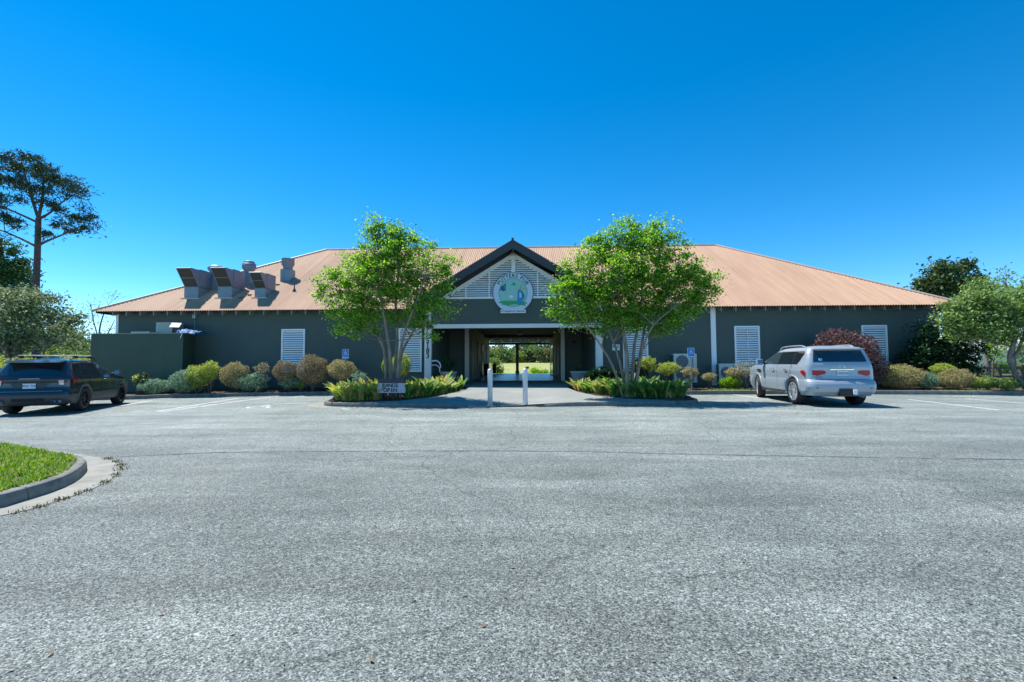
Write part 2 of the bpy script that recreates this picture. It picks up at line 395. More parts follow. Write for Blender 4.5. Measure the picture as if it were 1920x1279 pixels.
# building side kerb, left bay
kl = [(-40, 18.6), (-24, 19.2)]+[tuple(G(x, y).xy) for x, y in [(240, 749.5), (300, 747), (420, 744.5), (520, 742)]]+[(-9.3, 22.35), (-7.95, 22.45)]
kl = smooth_pts(kl, 3)
kerb('concrete kerb in front of the planting bed left of the entrance', kl, [.175]*len(kl), seg=3)
kr = smooth_pts([(6.35, 20.75), (7.9, 20.85), (12.1, 20.75), (16, 20.2), tuple(G(1900, 741.5).xy), (24, 18.3), (40, 17.0)], 3)
kerb('concrete kerb in front of the planting bed right of the entrance', kr, [.175]*len(kr), seg=3)
# island kerbs
ILp = smooth_pts([(-7.9, 22.4), (-7.78, 20.5), (-7.75, 18.3), (-7.6, 17.0), (-7.1, 16.25), (-6.2, 15.92), (-5.0, 15.8), (-3.4, 15.62), (-1.9, 15.5), (-1.35, 15.5)], 4)
IRp = smooth_pts([(-.1, 15.55), (.9, 15.6), (2.6, 15.75), (4.4, 15.85), (5.5, 15.98), (6.1, 16.4), (6.32, 17.2), (6.35, 18.7), (6.35, 20.7)], 4)
def hgt(p): return .14*float(sstep(np.array(abs(p.x+.7)), .5, 2.3))+.004
kerb('rounded concrete kerb around the left island bed with the range sign', ILp, [hgt(p) for p in ILp], seg=1.9)
kerb('rounded concrete kerb around the right island bed by the entrance', IRp, [hgt(p) for p in IRp], seg=1.9)
# gutter pans at the island noses
def fan(name, path, w0, z, m, label):
    V = []; Fq = []
    for i, p in enumerate(path):
        d = (path[min(i+1, len(path)-1)]-path[max(i-1, 0)]).normalized(); n = Vector((d.y, -d.x, 0))
        w1 = w0[i] if hasattr(w0, '__len__') else w0
        for q in (p-n*.02, p+n*w1): V.append((q.x, q.y, gz(q.x)+z))
        if i: Fq.append((2*i-2, 2*i-1, 2*i+1, 2*i))
    b = MB(); b.add(V, Fq); return tag(b.build(name, m), label, kind='structure')
fan('gutter', ILp[4:26], [.55*math.sin(math.pi*(i+1)/23)+.05 for i in range(22)], .005, GUTTER, 'pale concrete gutter at the nose of the left island')
fan('gutter', IRp[10:30], [.55*math.sin(math.pi*(i+1)/21)+.05 for i in range(20)], .005, GUTTER, 'pale concrete gutter at the nose of the right island')

# ------------------------------------------------------------ concrete walkway with flared ramp
FLOOR = .34
def walkz(X, Y):
    lip = .135*sstep(np.abs(X+.7), .5, 2.3)+.012
    z0 = lip+SL*X
    t = sstep(Y, 15.6, 21.2)
    return z0*(1-t)+FLOOR*t
def poly_grid(name, poly, zf, m, step=.15, label=None):
    """fine grid clipped to polygon (xy): boundary kept smooth by per-row spans"""
    P = np.array(poly); y0, y1 = P[:, 1].min(), P[:, 1].max(); rows = np.linspace(y0+1e-4, y1-1e-4, max(3, int((y1-y0)/step)))
    V = []; Fq = []; nx = 24; prev = None
    for y in rows:
        xs_ = []
        for i in range(len(P)):
            a, b = P[i], P[(i+1) % len(P)]
            if (a[1] <= y) != (b[1] <= y): xs_.append(a[0]+(y-a[1])/(b[1]-a[1])*(b[0]-a[0]))
        if len(xs_) < 2: continue
        xl, xr = min(xs_), max(xs_); base = len(V)
        for k in range(nx+1):
            x = xl+(xr-xl)*k/nx; V.append((x, y, float(zf(np.array(x), np.array(y)))))
        if prev is not None:
            for k in range(nx): Fq.append((prev+k, prev+k+1, base+k+1, base+k))
        prev = base
    o = npmesh(name, V, Fq, m, None, True); return tag(o, label, kind='structure')
walk_poly = [(-1.35, 15.56), (-1.9, 15.56), (-3.4, 15.68), (-5.0, 15.86), (-6.0, 15.98), (-6.0, 16.12), (-4.6, 16.5), (-3.5, 17.9), (-2.85, 19.6), (-2.7, 21.0), (-2.7, 22.6), (-4.95, 22.65), (-4.95, 30), (3.65, 30), (3.65, 22.65), (2.0, 22.6), (1.95, 20.8), (2.15, 19.2), (2.75, 17.7), (3.9, 16.6), (5.0, 16.25), (5.0, 15.98), (4.4, 15.91), (2.6, 15.81), (.9, 15.66), (-.1, 15.61)]
poly_grid('walkway', walk_poly, lambda x, y: walkz(x, y), WALK, .12, 'pale concrete walkway flaring out between the two island beds')
tag(grid('tunnel_floor', np.linspace(-4.2, 3.4, 5), np.linspace(30, 50.4, 9), lambda X, Y: FLOOR-.006+0*X, mat('smooth_floor', (.16, .19, .22), .28, col2=(.22, .25, .28), nscale=1.5), smooth=False), label='smooth concrete floor running through the breezeway')

# ------------------------------------------------------------ planting beds
def bedz(X, Y): return .10+SL*X+.16*sstep(Y, 20.5, 23.5)+.02*np.sin(X*2.1)*np.sin(Y*3.)
def bed(poly, label, zf=bedz):
    return poly_grid('planting_bed', poly, zf, MULCH, .12, label)
lk = [(p.x, p.y+.12) for p in kl]
bed(lk+[(-7.9, 24.1), (-40, 24.1)], 'brown mulch bed along the wall left of the entrance')
bed([(p.x, p.y+.12) for p in kr]+[(40, 24.1), (6.2, 24.1)], 'brown mulch bed along the wall right of the entrance', bedz)
def islz(X, Y): return .125+SL*X+.10*sstep(Y, 16.2, 18)+.05*sstep(Y, 20, 22)+.015*np.sin(X*4)*np.sin(Y*5)
bed([(-6.3, 16.07), (-5.9, 16.17), (-4.5, 16.55), (-3.42, 17.9), (-2.8, 19.6), (-2.66, 21), (-2.66, 22.5), (-4.9, 22.6), (-4.9, 24.1), (-7.75, 24.1), (-7.62, 20.5), (-7.6, 18.3), (-7.45, 17.05), (-7.0, 16.37)], 'mulched left island bed in front of the entrance', islz)
bed([(5.1, 16.12), (5.9, 16.55), (6.17, 17.2), (6.2, 18.7), (6.2, 24.1), (3.7, 24.1), (3.7, 22.6), (1.96, 22.5), (1.9, 20.8), (2.1, 19.2), (2.7, 17.75), (3.86, 16.65)], 'mulched right island bed in front of the entrance', islz)
def scatter_chips(n, fn, label):
    P = []
    while len(P) < n:
        x, y, z = fn(); P.append((x, y, z+.012))
    o = leaf_cloud('mulch_chips', np.array(P), .075, MULCHP, None, .35, 2., .1)
    return tag(o, label, 'mulch', kind='stuff')
def in_bed(x0, x1, y0, y1, zf): 
    def f():
        x = random.uniform(x0, x1); y = random.uniform(y0, y1); return x, y, float(zf(np.array(x), np.array(y)))
    return f
scatter_chips(9000, lambda: (lambda x: (lambda y: (x, y, float(bedz(np.array(x), np.array(y)))))(np.interp(x, [p[0] for p in lk], [p[1] for p in lk])+.05+random.random()**2*2.))(random.uniform(-19, -8.2)), 'shredded bark scattered over the bed left of the entrance')
krx = [p.x for p in kr]; kry = [p.y+.17 for p in kr]
scatter_chips(9000, lambda: (lambda x: (lambda y: (x, y, float(bedz(np.array(x), np.array(y)))))(np.interp(x, krx, kry)+random.random()**2*2.))(random.uniform(6.5, 24)), 'shredded bark scattered over the bed right of the entrance')
scatter_chips(1800, in_bed(-7.3, -4.4, 16.55, 18.5, islz), 'shredded bark scattered over the left island bed')
scatter_chips(1800, in_bed(3.6, 6.0, 16.7, 18.5, islz), 'shredded bark scattered over the right island bed')

# ------------------------------------------------------------ foreground grass island
fo = [G(x, y) for x, y in [(-500, 1010), (-220, 985), (-90, 968), (0, 954), (51, 939), (110, 920), (146, 902), (163, 886)]]
fo += [G(x, y, .14) for x, y in [(165, 860.5), (150, 853), (125, 848.5), (80, 841), (30, 833), (-30, 825), (-140, 814), (-320, 802)]]
fp = smooth_pts([tuple(q.xy) for q in fo], 4)
kerb('rounded concrete kerb around the grass island in the left foreground', fp, [.15]*len(fp), seg=2.05)
fan('gutter', fp, .36, .006, GUTTER, 'pale concrete gutter around the foreground grass island')
ip = []
for i, p in enumerate(fp):
    d = (fp[min(i+1, len(fp)-1)]-fp[max(i-1, 0)]).normalized(); ip.append((p.x-d.y*.13, p.y+d.x*.13))
def glz(X, Y): return .135+SL*X+.03*np.sin(X*1.3)*np.sin(Y*1.7)
poly_grid('grass_island', ip, glz, GRASS_G, .15, 'soil and turf of the grass island in the left foreground')
GRASSL = leafmat('grass_blade', [(.07, .16, .015), (.13, .27, .025), (.22, .38, .04), (.34, .48, .08), (.40, .36, .2)], .35, .5)
def inside(x, y, P):
    c = False; j = len(P)-1
    for i in range(len(P)):
        if (P[i][1] > y) != (P[j][1] > y) and x < (P[j][0]-P[i][0])*(y-P[i][1])/(P[j][1]-P[i][1])+P[i][0]: c = not c
        j = i
    return c
def blades(name, P, h, wd, m, label, lean=.6):
    N = len(P); P = np.asarray(P); a = rng.random(N)*6.283; dirv = np.stack([np.cos(a), np.sin(a), 0*a], 1)
    side = np.stack([-np.sin(a), np.cos(a), 0*a], 1); hh = h*(.5+.9*rng.random(N))[:, None]; ln = lean*rng.random(N)[:, None]
    w_ = wd*(.7+.6*rng.random(N))[:, None]; up = np.array([0, 0, 1.])
    V = np.stack([P-side*w_*.5, P+side*w_*.5, P+up*hh*.6+dirv*hh*ln*.4+side*w_*.5, P+up*hh*.6+dirv*hh*ln*.4-side*w_*.5, P+up*hh+dirv*hh*ln], 1).reshape(-1, 3)
    i = np.arange(N)*5
    Fq = np.concatenate([np.stack([i, i+1, i+2], 1), np.stack([i, i+2, i+3], 1), np.stack([i+3, i+2, i+4], 1)])
    return tag(npmesh(name, V, Fq, m), label, 'grass', kind='stuff')
ipp = ip; Pg = []
while len(Pg) < 46000:
    x = random.uniform(-13.5, -5.0); y = random.uniform(3.6, 9.6)
    if math.sin(x*3.1+math.sin(y*2.3)*2)*math.sin(y*3.7+x) < -.25 and random.random() < .75: continue
    if inside(x, y, ipp): Pg.append((x, y, .13+SL*x))
blades('grass', Pg, .062, .014, GRASSL, 'short bright green grass growing on the foreground island', .9)

# weeds along the gutter edge
Pw = []
for k in range(900):
    i = random.randrange(12, 38); p = fp[i]; d = (fp[i+1]-fp[i-1]).normalized(); o_ = .36+random.gauss(0, .018)
    if random.random() < .5+.5*math.sin(i*2.1): Pw.append((p.x+d.y*o_+random.gauss(0, .03), p.y-d.x*o_+random.gauss(0, .03), gz(p.x)))
blades('weeds', Pw, .035, .008, leafmat('weed', [(.05, .07, .02), (.12, .14, .05), (.16, .11, .06)], .3), 'small weeds along the gutter joint of the foreground island', 1.)

# ------------------------------------------------------------ painted markings
def mark(a, b, wd, label): 
    a = G(*a); b = G(*b); return strip('painted_line', [a.lerp(b, k/6) for k in range(7)], wd, .005, PAINTLINE, label)
mark((293, 771.5), (447, 747), .10, 'worn white bay line left of the hatched access aisle')
mark((299, 773), (508, 744.5), .10, 'worn white bay line right of the hatched access aisle')
for k, (a, b) in enumerate([((330, 766), (385, 762)), ((360, 761.5), (420, 757)), ((400, 755.5), (455, 751.5))]):
    mark(a, b, .10, 'worn white diagonal stripe of the access aisle, %s from the kerb' % ('third', 'second', 'nearest')[k])
mark((222, 762), (284, 751.5), .10, 'worn white bay line beside the grey SUV')
mark((1702, 749), (1872, 769), .10, 'white bay line to the right of the silver SUV')
mark((1812, 748), (1990, 762), .10, 'white bay line nearest the right edge of the lot')
mark((1376, 740), (1425, 746.5), .10, 'white bay line between the right island and the silver SUV')
mark((640, 766), (655, 768), .08, 'short scrap of white paint near the left island')
# wheelchair symbol strokes in unit space (x right, y up)
def arc(cx, cy, r, a0, a1, n=14): return [(cx+r*math.cos(R_(a0+(a1-a0)*i/n)), cy+r*math.sin(R_(a0+(a1-a0)*i/n))) for i in range(n+1)]
WC = [([(-.12, .62), (-.12, .60)], .22), ([(-.12, .45), (-.08, .02), (.28, .02), (.50, -.55), (.68, -.50)], .13), ([(-.1, .26), (.25, .26)], .10), (arc(.02, -.28, .42, 125, 345), .10)]
def strokes(mb, S, mtx, th=.004):
    for pts, wd in S:
        P = [Vector((p[0], p[1], 0)) for p in pts]; V = []; Fq = []
        if len(P) == 2 and (P[0]-P[1]).length < .1:
            n = 14; c = P[0]; V = [(c.x+wd/2*math.cos(6.283*i/n), c.y+wd/2*math.sin(6.283*i/n), z) for z in (0, th) for i in range(n)]
            Fq = [tuple(range(n, 2*n))]+[(i, (i+1) % n, n+(i+1) % n, n+i) for i in range(n)]; mb.add(V, Fq, mtx); continue
        for i, p in enumerate(P):
            d = (P[min(i+1, len(P)-1)]-P[max(i-1, 0)]).normalized(); n_ = Vector((-d.y, d.x, 0))*wd/2
            for q in (p+n_, p-n_): V += [(q.x, q.y, 0), (q.x, q.y, th)]
            if i:
                o = (i-1)*4
                Fq += [(o+1, o+3, o+7, o+5), (o, o+1, o+5, o+4), (o+3, o+2, o+6, o+7)]
        k = (len(P)-1)*4; Fq += [(0, 2, 3, 1), (k+1, k+3, k+2, k)]
        mb.add(V, Fq, mtx)
for (px, py, lab) in [(492, 762.5, 'worn white wheelchair symbol painted on the asphalt left of the entrance'), (1422, 759.5, 'worn white wheelchair symbol painted in the tree shade beside the silver SUV')]:
    p = G(px, py); mb = MB(); strokes(mb, WC, Matrix.Translation((p.x, p.y, gz(p.x)+.003)) @ Matrix.Scale(.85, 4), .004)
    tag(mb.build('painted_wheelchair_symbol', PAINTLINE), lab, kind='structure')

# ============================================================ THE BUILDING
YW = 24.; XL, XR = -23.0, 22.1; YE, ZE, YR_, ZR = 23.35, 4.34, 32.05, 9.70; SLP = (ZR-ZE)/(YR_-YE); YB = 2*YR_-YE
WX0, WX1 = -22.2, 21.3; XC = -.62; PL, PR = -4.95, 3.65
B = empty('pub_building', (0, YW, 0), 0, 'long dark green pub with copper coloured corrugated hip roof and white louvred gable', 'building')
B.location = (0, 0, 0)
def siding_wall(name, x0, x1, z0, z1, y, parent, pitch=.2, th=.25, m=SIDING):
    """lapped boards as real profile, facing -Y"""
    n = max(1, round((z1-z0)/pitch)); pitch = (z1-z0)/n; pts = []
    for i in range(n):
        a = z0+i*pitch; pts += [(y-.016, a), (y, a+pitch)]
    pts += [(y+th, z1), (y+th, z0)]
    mb = MB(); k = len(pts)
    V = [(x0, p[0], p[1]) for p in pts]+[(x1, p[0], p[1]) for p in pts]
    Fq = [(i, (i+1) % k, (i+1) % k+k, i+k) for i in range(k)]+[tuple(range(k-1, -1, -1)), tuple(range(k, 2*k))]
    mb.add(V, Fq); return mb.build(name, m, parent)
siding_wall('wall', WX0, PL, .05, 4.5, YW, B)
siding_wall('wall', PR, WX1, .05, 4.5, YW, B)
mb = MB(); mb.box(WX0, WX0+.25, YW+.25, YB-.65, .05, 4.5); mb.build('wall', SIDING, B)
mb = MB(); mb.box(WX1-.25, WX1, YW+.25, YB-.65, .05, 4.5); mb.build('wall', SIDING, B)
mb = MB(); mb.box(WX0, -3.95, YB-.65, YB-.4, .05, 4.5); mb.build('wall', SIDING, B)
mb = MB(); mb.box(2.75, WX1, YB-.65, YB-.4, .05, 4.5); mb.build('wall', SIDING, B)
# porch recess and breezeway
TLX, TRX = -3.68, 2.47
siding_wall('porch_wall', PL+.02, TLX, FLOOR-.05, 3.9, 29.3, B)
siding_wall('porch_wall', TRX, PR-.02, FLOOR-.05, 3.9, 29.3, B)
mb = MB(); mb.box(PL-.25, PL, YW+.25, 29.3, .1, 4.); mb.build('porch_wall', SIDING, B)
mb = MB(); mb.box(PR, PR+.25, YW+.25, 29.3, .1, 4.); mb.build('porch_wall', SIDING, B)
mb = MB(); mb.box(TLX-.25, TLX, 29.55, 46.2, .1, 4.1); mb.build('breezeway_wall', SIDING, B)
mb = MB(); mb.box(TRX, TRX+.25, 29.55, 46.2, .1, 4.1); mb.build('breezeway_wall', SIDING, B)
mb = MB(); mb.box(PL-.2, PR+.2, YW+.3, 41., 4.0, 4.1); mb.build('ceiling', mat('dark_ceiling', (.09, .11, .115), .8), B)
mb = MB(); mb.box(TLX-.2, TRX+.2, 40.9, 41.1, 3.78, 4.0); mb.build('ceiling_beam', SIDING, B)
# back porch with joists
mb = MB(); mb.box(-9, 7.8, 41.2, 50.6, 4.02, 4.08); mb.build('porch_ceiling', mat('pale_ceiling', (.45, .47, .46), .7), B)
for i in range(9):
    x = -4.2+i*.9
    mb = MB(); mb.box(x, x+.09, 41.2, 50.9, 3.78, 4.0); mb.build('joist', SIDING, B)
for y in (43.5, 46., 48.3):
    mb = MB(); mb.box(-4.4, 3.4, y, y+.09, 3.84, 4.0); mb.build('purlin', WHITE, B)
mb = MB(); mb.box(-9, 7.8, 50.2, 50.4, 3.50, 3.77); mb.build('porch_header', TRIMD, B)
TRP = mat('transom_panel_paint', (.30, .36, .36), .6)
for i in range(7):
    xa = -3.95+i*.98
    mb = MB(); mb.box(xa+.03, xa+.95, 50.28, 50.32, 3.80, 4.02); mb.build('transom_panel', TRP, B)
    mb = MB(); mb.box(xa-.028, xa+.028, 50.2, 50.34, 3.772, 4.02); mb.build('transom_bar', WHITE, B)
mb = MB(); mb.box(-3.95, 2.9, 50.18, 50.199, 3.775, 3.81); mb.build('transom_sill', WHITE, B)
for x in (-9, -.91, 7.5):
    mb = MB(); mb.box(x-.16, x+.16, 50.05, 50.37, FLOOR, 3.5); mb.box(x-.22, x+.22, 49.99, 50.43, FLOOR, FLOOR+.28); mb.build('porch_post', mat('brown_post_paint', (.06, .05, .05), .6), B, bevel=.01)
# white trims along breezeway walls
def trim(x0, x1, y0, y1, z0, z1, name='trim_board', m=WHITE):
    mb = MB(); mb.box(x0, x1, y0, y1, z0, z1); return mb.build(name, m, B, bevel=.006)
trim(-3.90, -3.64, 29.1, 29.27, FLOOR, 3.9, 'doorway_post'); trim(2.26, 2.50, 29.1, 29.27, FLOOR, 3.9, 'doorway_post')
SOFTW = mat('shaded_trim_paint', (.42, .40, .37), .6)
for y in (31.2, 34.8, 38., 39.6, 42.4): trim(TLX+.004, TLX+.07, y, y+.14, FLOOR, 3.2, 'door_trim', SOFTW)
for y in (31., 33.2, 36.6, 40., 43.6): trim(TRX-.07, TRX-.004, y, y+.14, FLOOR, 3.2, 'door_trim', SOFTW)
for (x, y0, y1) in ((TLX+.03, 38.15, 39.58), (TRX-.06, 40.15, 43.58)):
    mb = MB(); mb.box(x-.02, x+.02, y0, y1, FLOOR+.1, 3.05); d = mb.build('glass_door', mat('dark_door_glass', (.02, .03, .035), .08), B)
    mb = MB(); mb.box(x-.1, x+.1, (y0+y1)/2, (y0+y1)/2+.05, 1.35, 1.42); mb.build('handle', SIGNW, d)
# ceiling lamps
for (p, Y) in (((974, 628), 36.5), ((936, 643), 46.5)):
    q = at(*p, Y); r_ = empty('ceiling_lamp', (q.x, q.y, q.z+.1), label='small white dome lamp on the breezeway ceiling, %s' % ('nearer the entrance' if Y < 40 else 'nearer the driving range'), cat='ceiling lamp', group='breezeway ceiling lamps')
    mb = MB(); mb.lathe([(.0, -.12), (.12, -.1), (.2, -.03), (.2, .0)], 20); mb.build('lamp_shade', mat('opal_glass', (.75, .75, .7), .3), r_, True)
    mb = MB(); mb.lathe([(.05, 0), (.05, 4.0-q.z-.1), (0, 4.0-q.z-.1)], 10); mb.build('stem', BLACK, r_)

# --- main roof: real corrugation
PITCHC = .125
def valley(x):
    zp = 7.62-.6*abs(x-XC); return YE+(zp-ZE)/SLP
def roof_face(name, kind):
    if kind in ('front', 'back'):
        u0, u1 = XL, XR
    else: u0, u1 = YE, YB
    n = int((u1-u0)/(PITCHC/6)); us = np.linspace(u0, u1, n+1); V = []; Fq = []; prev = None
    for i, u in enumerate(us):
        wv = .019*math.sin(2*math.pi*u/PITCHC)
        a = 0.; e = min(u-u0, u1-u, YR_-YE)
        if kind == 'front' and abs(u-XC) < 4.99: a = max(0, valley(u)-YE)
        e = max(e, a+1e-4)
        for s in (a, e):
            z = ZE+SLP*s+wv
            if kind == 'front': V.append((u, YE+s, z))
            elif kind == 'back': V.append((u, YB-s, z))
            elif kind == 'left': V.append((XL+s, u, z))
            else: V.append((XR-s, u, z))
        if i: Fq.append((2*i-2, 2*i, 2*i+1, 2*i-1))
    return npmesh(name, V, Fq, ROOF, B)
for k in ('front', 'back', 'left', 'right'): roof_face('roof', k)
def cap(a, b, name):
    a, b = Vector(a), Vector(b); mb = MB(); mb.tube([a, b], .07, 8); mb.build(name, CAPM, B)
cap((XL+8.7, YR_, ZR+.02), (XR-8.7, YR_, ZR+.02), 'ridge_cap')
for sx, ex in ((XL, XL+8.7), (XR, XR-8.7)):
    cap((sx, YE, ZE+.02), (ex, YR_, ZR+.02), 'hip_cap'); cap((sx, YB, ZE+.02), (ex, YR_, ZR+.02), 'hip_cap')
# eave fascia + rafter tails
for (a, b) in ((XL+.12, -5.62), (4.38, XR-.12)):
    mb = MB(); mb.box(a, b, YE+.20, YE+.24, ZE-.02, ZE+.09); mb.build('eave_board', TRIMD, B)
for (x0_, sg) in ((XL, 1), (XR, -1)):
    mb = MB(); mb.box(min(x0_+sg*.10, x0_+sg*.14), max(x0_+sg*.10, x0_+sg*.14), YE+.15, YB-.15, ZE-.10, ZE+.03); mb.build('eave_board', TRIMD, B)
tm = MB(); tm.prism([(0, 0), (.05, 0), (.05, .2), (0, .2)], 0, .01)
tail = MB()
tail.add([(-.025, YE+.16, ZE-.24), (.025, YE+.16, ZE-.24), (.025, YE+.16, ZE-.0), (-.025, YE+.16, ZE-.0), (-.025, YW-.02, ZE-.10), (.025, YW-.02, ZE-.10), (.025, YW-.02, ZE+.3), (-.025, YW-.02, ZE+.3)],
         [(0, 1, 2, 3), (5, 4, 7, 6), (0, 4, 5, 1), (1, 5, 6, 2), (3, 2, 6, 7), (0, 3, 7, 4)])
t0 = tail.build('rafter_tail', mat('rafter_paint', (.26, .27, .26), .6), B); first = True
x = XL+1.0
while x < XR-.6:
    if not (-5.7 < x < 4.45):
        if first: t0.location.x = x; first = False
        else: c = copy_obj(t0, B); c.location.x = x
    x += .745
# side overhang rafters (left end seen under the eave)
for y in np.arange(YE+1, YB-1, .9):
    mb = MB(); mb.box(XL+.14, WX0, y, y+.05, ZE-.12, ZE+.08); mb.build('rafter_tail', TRIMD, B)
    mb = MB(); mb.box(WX1, XR-.14, y, y+.05, ZE-.12, ZE+.08); mb.build('rafter_tail', TRIMD, B)
# corner trim and wall battens
mb = MB(); mb.box(WX0-.02, WX0+.13, YW-.04, YW-.02, .1, ZE); mb.build('corner_board', WHITE, B)
mb = MB(); mb.box(9.66, 9.92, YW-.06, YW-.018, .2, 4.36); mb.build('batten', WHITE2, B, bevel=.005)

# --- portico
YP = 23.85; YG = 22.95
mb = MB(); mb.box(PL, PR, YP, YP+.2, 3.56, 4.95); mb.build('header_panel', SIDING, B)
mb = MB(); mb.box(PL-.02, PR+.02, YP-.07, YP+.15, 3.34, 3.555); beam = mb.build('beam', WHITE, B, bevel=.008)
posts = []
for a, b in ((-5.31, -4.955), (3.655, 4.01)):
    mb = MB(); mb.box(a, b, YP-.12, YP+.2, .15, 4.75); posts.append(mb.build('porch_post', WHITE, B, bevel=.012))
# gable panel: dark backing, slats clipped to the triangle
GB, GT, GH = 4.95, 7.22, 3.72     # base z, top z, half width at base
gs = (GT-GB)/GH
mb = MB(); mb.prism([(XC-GH-.6, GB), (XC+GH+.6, GB), (XC, GT+.35)], YP+.12, YP+.2); mb.build('gable_backing', TRIMD, B)
z = GB+.12
while z < GT-.22:
    hw = (GT-.06-z)/gs-.12
    if hw > .1:
        mb = MB(); mb.add([(XC-hw, YP-.0, z), (XC+hw, YP, z), (XC+hw, YP+.04, z+.074), (XC-hw, YP+.04, z+.074), (XC-hw, YP+.015, z-.010), (XC+hw, YP+.015, z-.010), (XC+hw, YP+.055, z+.064), (XC-hw, YP+.055, z+.064)],
            [(0, 3, 2, 1), (4, 5, 6, 7), (0, 1, 5, 4), (3, 7, 6, 2), (0, 4, 7, 3), (1, 2, 6, 5)]); mb.build('gable_slat', WHITE2, B)
    z += .117
for s in (-1, 1):
    mb = MB(); a = (XC, GT+.10); b = (XC+s*(GH+.22), GB-.04); c = (XC+s*(GH-.12), GB-.04); d = (XC, GT-.12)
    P_ = [a, b, c, d] if s > 0 else [a, d, c, b]
    mb.prism(P_, YP-.05, YP+.09); mb.build('gable_rake_board', WHITE2, B)
mb = MB(); mb.box(XC-GH-.1, XC+GH+.1, YP-.052, YP+.09, GB-.06, GB+.06); mb.build('gable_sill', WHITE2, B)
for dx, wd in ((0, .2), (-1.28, .06), (1.28, .06), (-2.52, .06), (2.52, .06)):
    top = GT-abs(dx)*gs-.05
    mb = MB(); mb.box(XC+dx-wd/2, XC+dx+wd/2, YP-.056, YP+.03, GB+.062, top); mb.build('gable_mullion', WHITE2, B)
# portico roof slabs, fascias
zap = 7.74; hwR = 5.02
for s in (-1, 1):
    ex = XC+s*hwR; ez = zap-.6*hwR
    V = [(XC, YG, zap), (ex, YG, ez), (ex, YG, ez-.12), (XC, YG, zap-.12)]; V2 = [(v[0], 29.0 if abs(v[0]-XC) < .1 else YE+.4, v[2]) for v in V]
    mb = MB(); mb.add(V+V2, [(0, 1, 2, 3), (7, 6, 5, 4), (0, 4, 5, 1), (1, 5, 6, 2), (2, 6, 7, 3), (3, 7, 4, 0)]); mb.build('portico_roof', ROOF, B)
    mb = MB(); P_ = [(XC, zap+.015), (ex+s*.03, ez+.0), (ex+s*.03, ez-.38), (XC, zap-.40)]
    if s < 0: P_ = P_[::-1]
    mb.prism(P_, YG-.05, YG-.004); mb.build('gable_fascia', TRIMD, B)
    mb = MB(); P_ = [(XC, zap+.06), (ex+s*.05, ez+.045), (ex+s*.05, ez+.02), (XC, zap+.035)]
    if s < 0: P_ = P_[::-1]
    mb.prism(P_, YG-.07, YG+.3); mb.build('gable_drip_edge', CAPM, B)
    # dark soffit between fascia and gable
    P_ = [(XC, zap-.14), (ex, ez-.13), (ex, ez-.2), (XC, zap-.21)]
    if s < 0: P_ = P_[::-1]
    mb = MB(); mb.prism(P_, YG+.01, YP+.3); mb.build('gable_soffit', TRIMD, B)
    P_ = [(XC, zap-.215), (ex, ez-.205), (ex-s*.2, GB), (XC+s*(GH+.1), GB), (XC, GT+.08)]
    if s < 0: P_ = P_[::-1]
    mb = MB(); mb.prism(P_, YP+.0, YP+.11); mb.build('gable_infill', TRIMD, B)
mb = MB(); mb.box(XC-.06, XC+.06, YG-.08, YG+.2, zap-.05, zap+.13); mb.build('finial', TRIMD, B)

# --- louvred shutters
slat = MB(); slat.add([(-.56, -.020, -.036), (.56, -.020, -.036), (.56, .012, .036), (-.56, .012, .036), (-.56, -.010, -.044), (.56, -.010, -.044), (.56, .022, .028), (-.56, .022, .028)],
   [(0, 1, 2, 3), (7, 6, 5, 4), (0, 4, 5, 1), (3, 2, 6, 7), (0, 3, 7, 4), (1, 5, 6, 2)])
slat0 = None
for i, (a, b, rod) in enumerate([(-13.06, -11.78, 0), (-6.74, -5.5, 0), (5.1, 6.4, 0), (10.86, 12.15, 1), (17.33, 18.62, 0)]):
    mb = MB(); z0, z1 = 1.05, 3.37
    y0, y1 = YW-.075, YW-.017
    mb.box(a, a+.085, y0, y1, z0, z1); mb.box(b-.085, b, y0, y1, z0, z1); mb.box(a+.085, b-.085, y0, y1, z1-.09, z1); mb.box(a+.085, b-.085, y0, y1, z0, z0+.1)
    fr = mb.build('louvre_shutter', WHITE2, B)
    mb = MB(); mb.add([(a+.085, y1-.001, z0+.1), (b-.085, y1-.001, z0+.1), (b-.085, y1-.001, z1-.09), (a+.085, y1-.001, z1-.09)], [(0, 1, 2, 3)]); mb.build('dark_backing', TRIMD, fr)
    z = z0+.165; sx = (b-a-.175)/1.12
    while z < z1-.13:
        if slat0 is None: slat0 = slat.build('slat', WHITE2, fr); c = slat0
        else: c = copy_obj(slat0, fr)
        c.location = ((a+b)/2, YW-.048, z); c.scale.x = sx; z += .118
    if rod: mb = MB(); mb.box((a+b)/2-.012, (a+b)/2+.012, YW-.12, YW-.10, z0+.15, z1-.15); mb.build('tilt_rod', WHITE2, fr)

# house numbers on the left post
NUM = [639.5, 648.8, 658.2, 668]
for ch, py in zip('5183', NUM):
    q = at(804.5, py, YP-.13); text_mesh(ch, .36, BLACKP, posts[0], Matrix.Translation((-5.13, YP-.13, q.z)) @ FACE, 'numeral', .008)
# gable security lamp
q = at(962, 472, YP-.2)
sl_ = empty('security_lamp', (q.x, YP-.1, q.z), label='small white security lamp under the peak of the gable', cat='lamp')
mb = MB(); mb.box(-.06, .06, -.05, .06, -.02, .22); mb.build('bracket', mat('pale_blue_plastic', (.25, .38, .6), .4), sl_, bevel=.01)
mb = MB(); mb.lathe([(0, .02), (.08, .0), (.17, -.13), (.17, -.17), (0, -.15)], 16, Matrix.Translation((0, -.08, 0))); mb.build('lamp_shade', mat('beige_shade', (.45, .42, .36), .5), sl_, True)
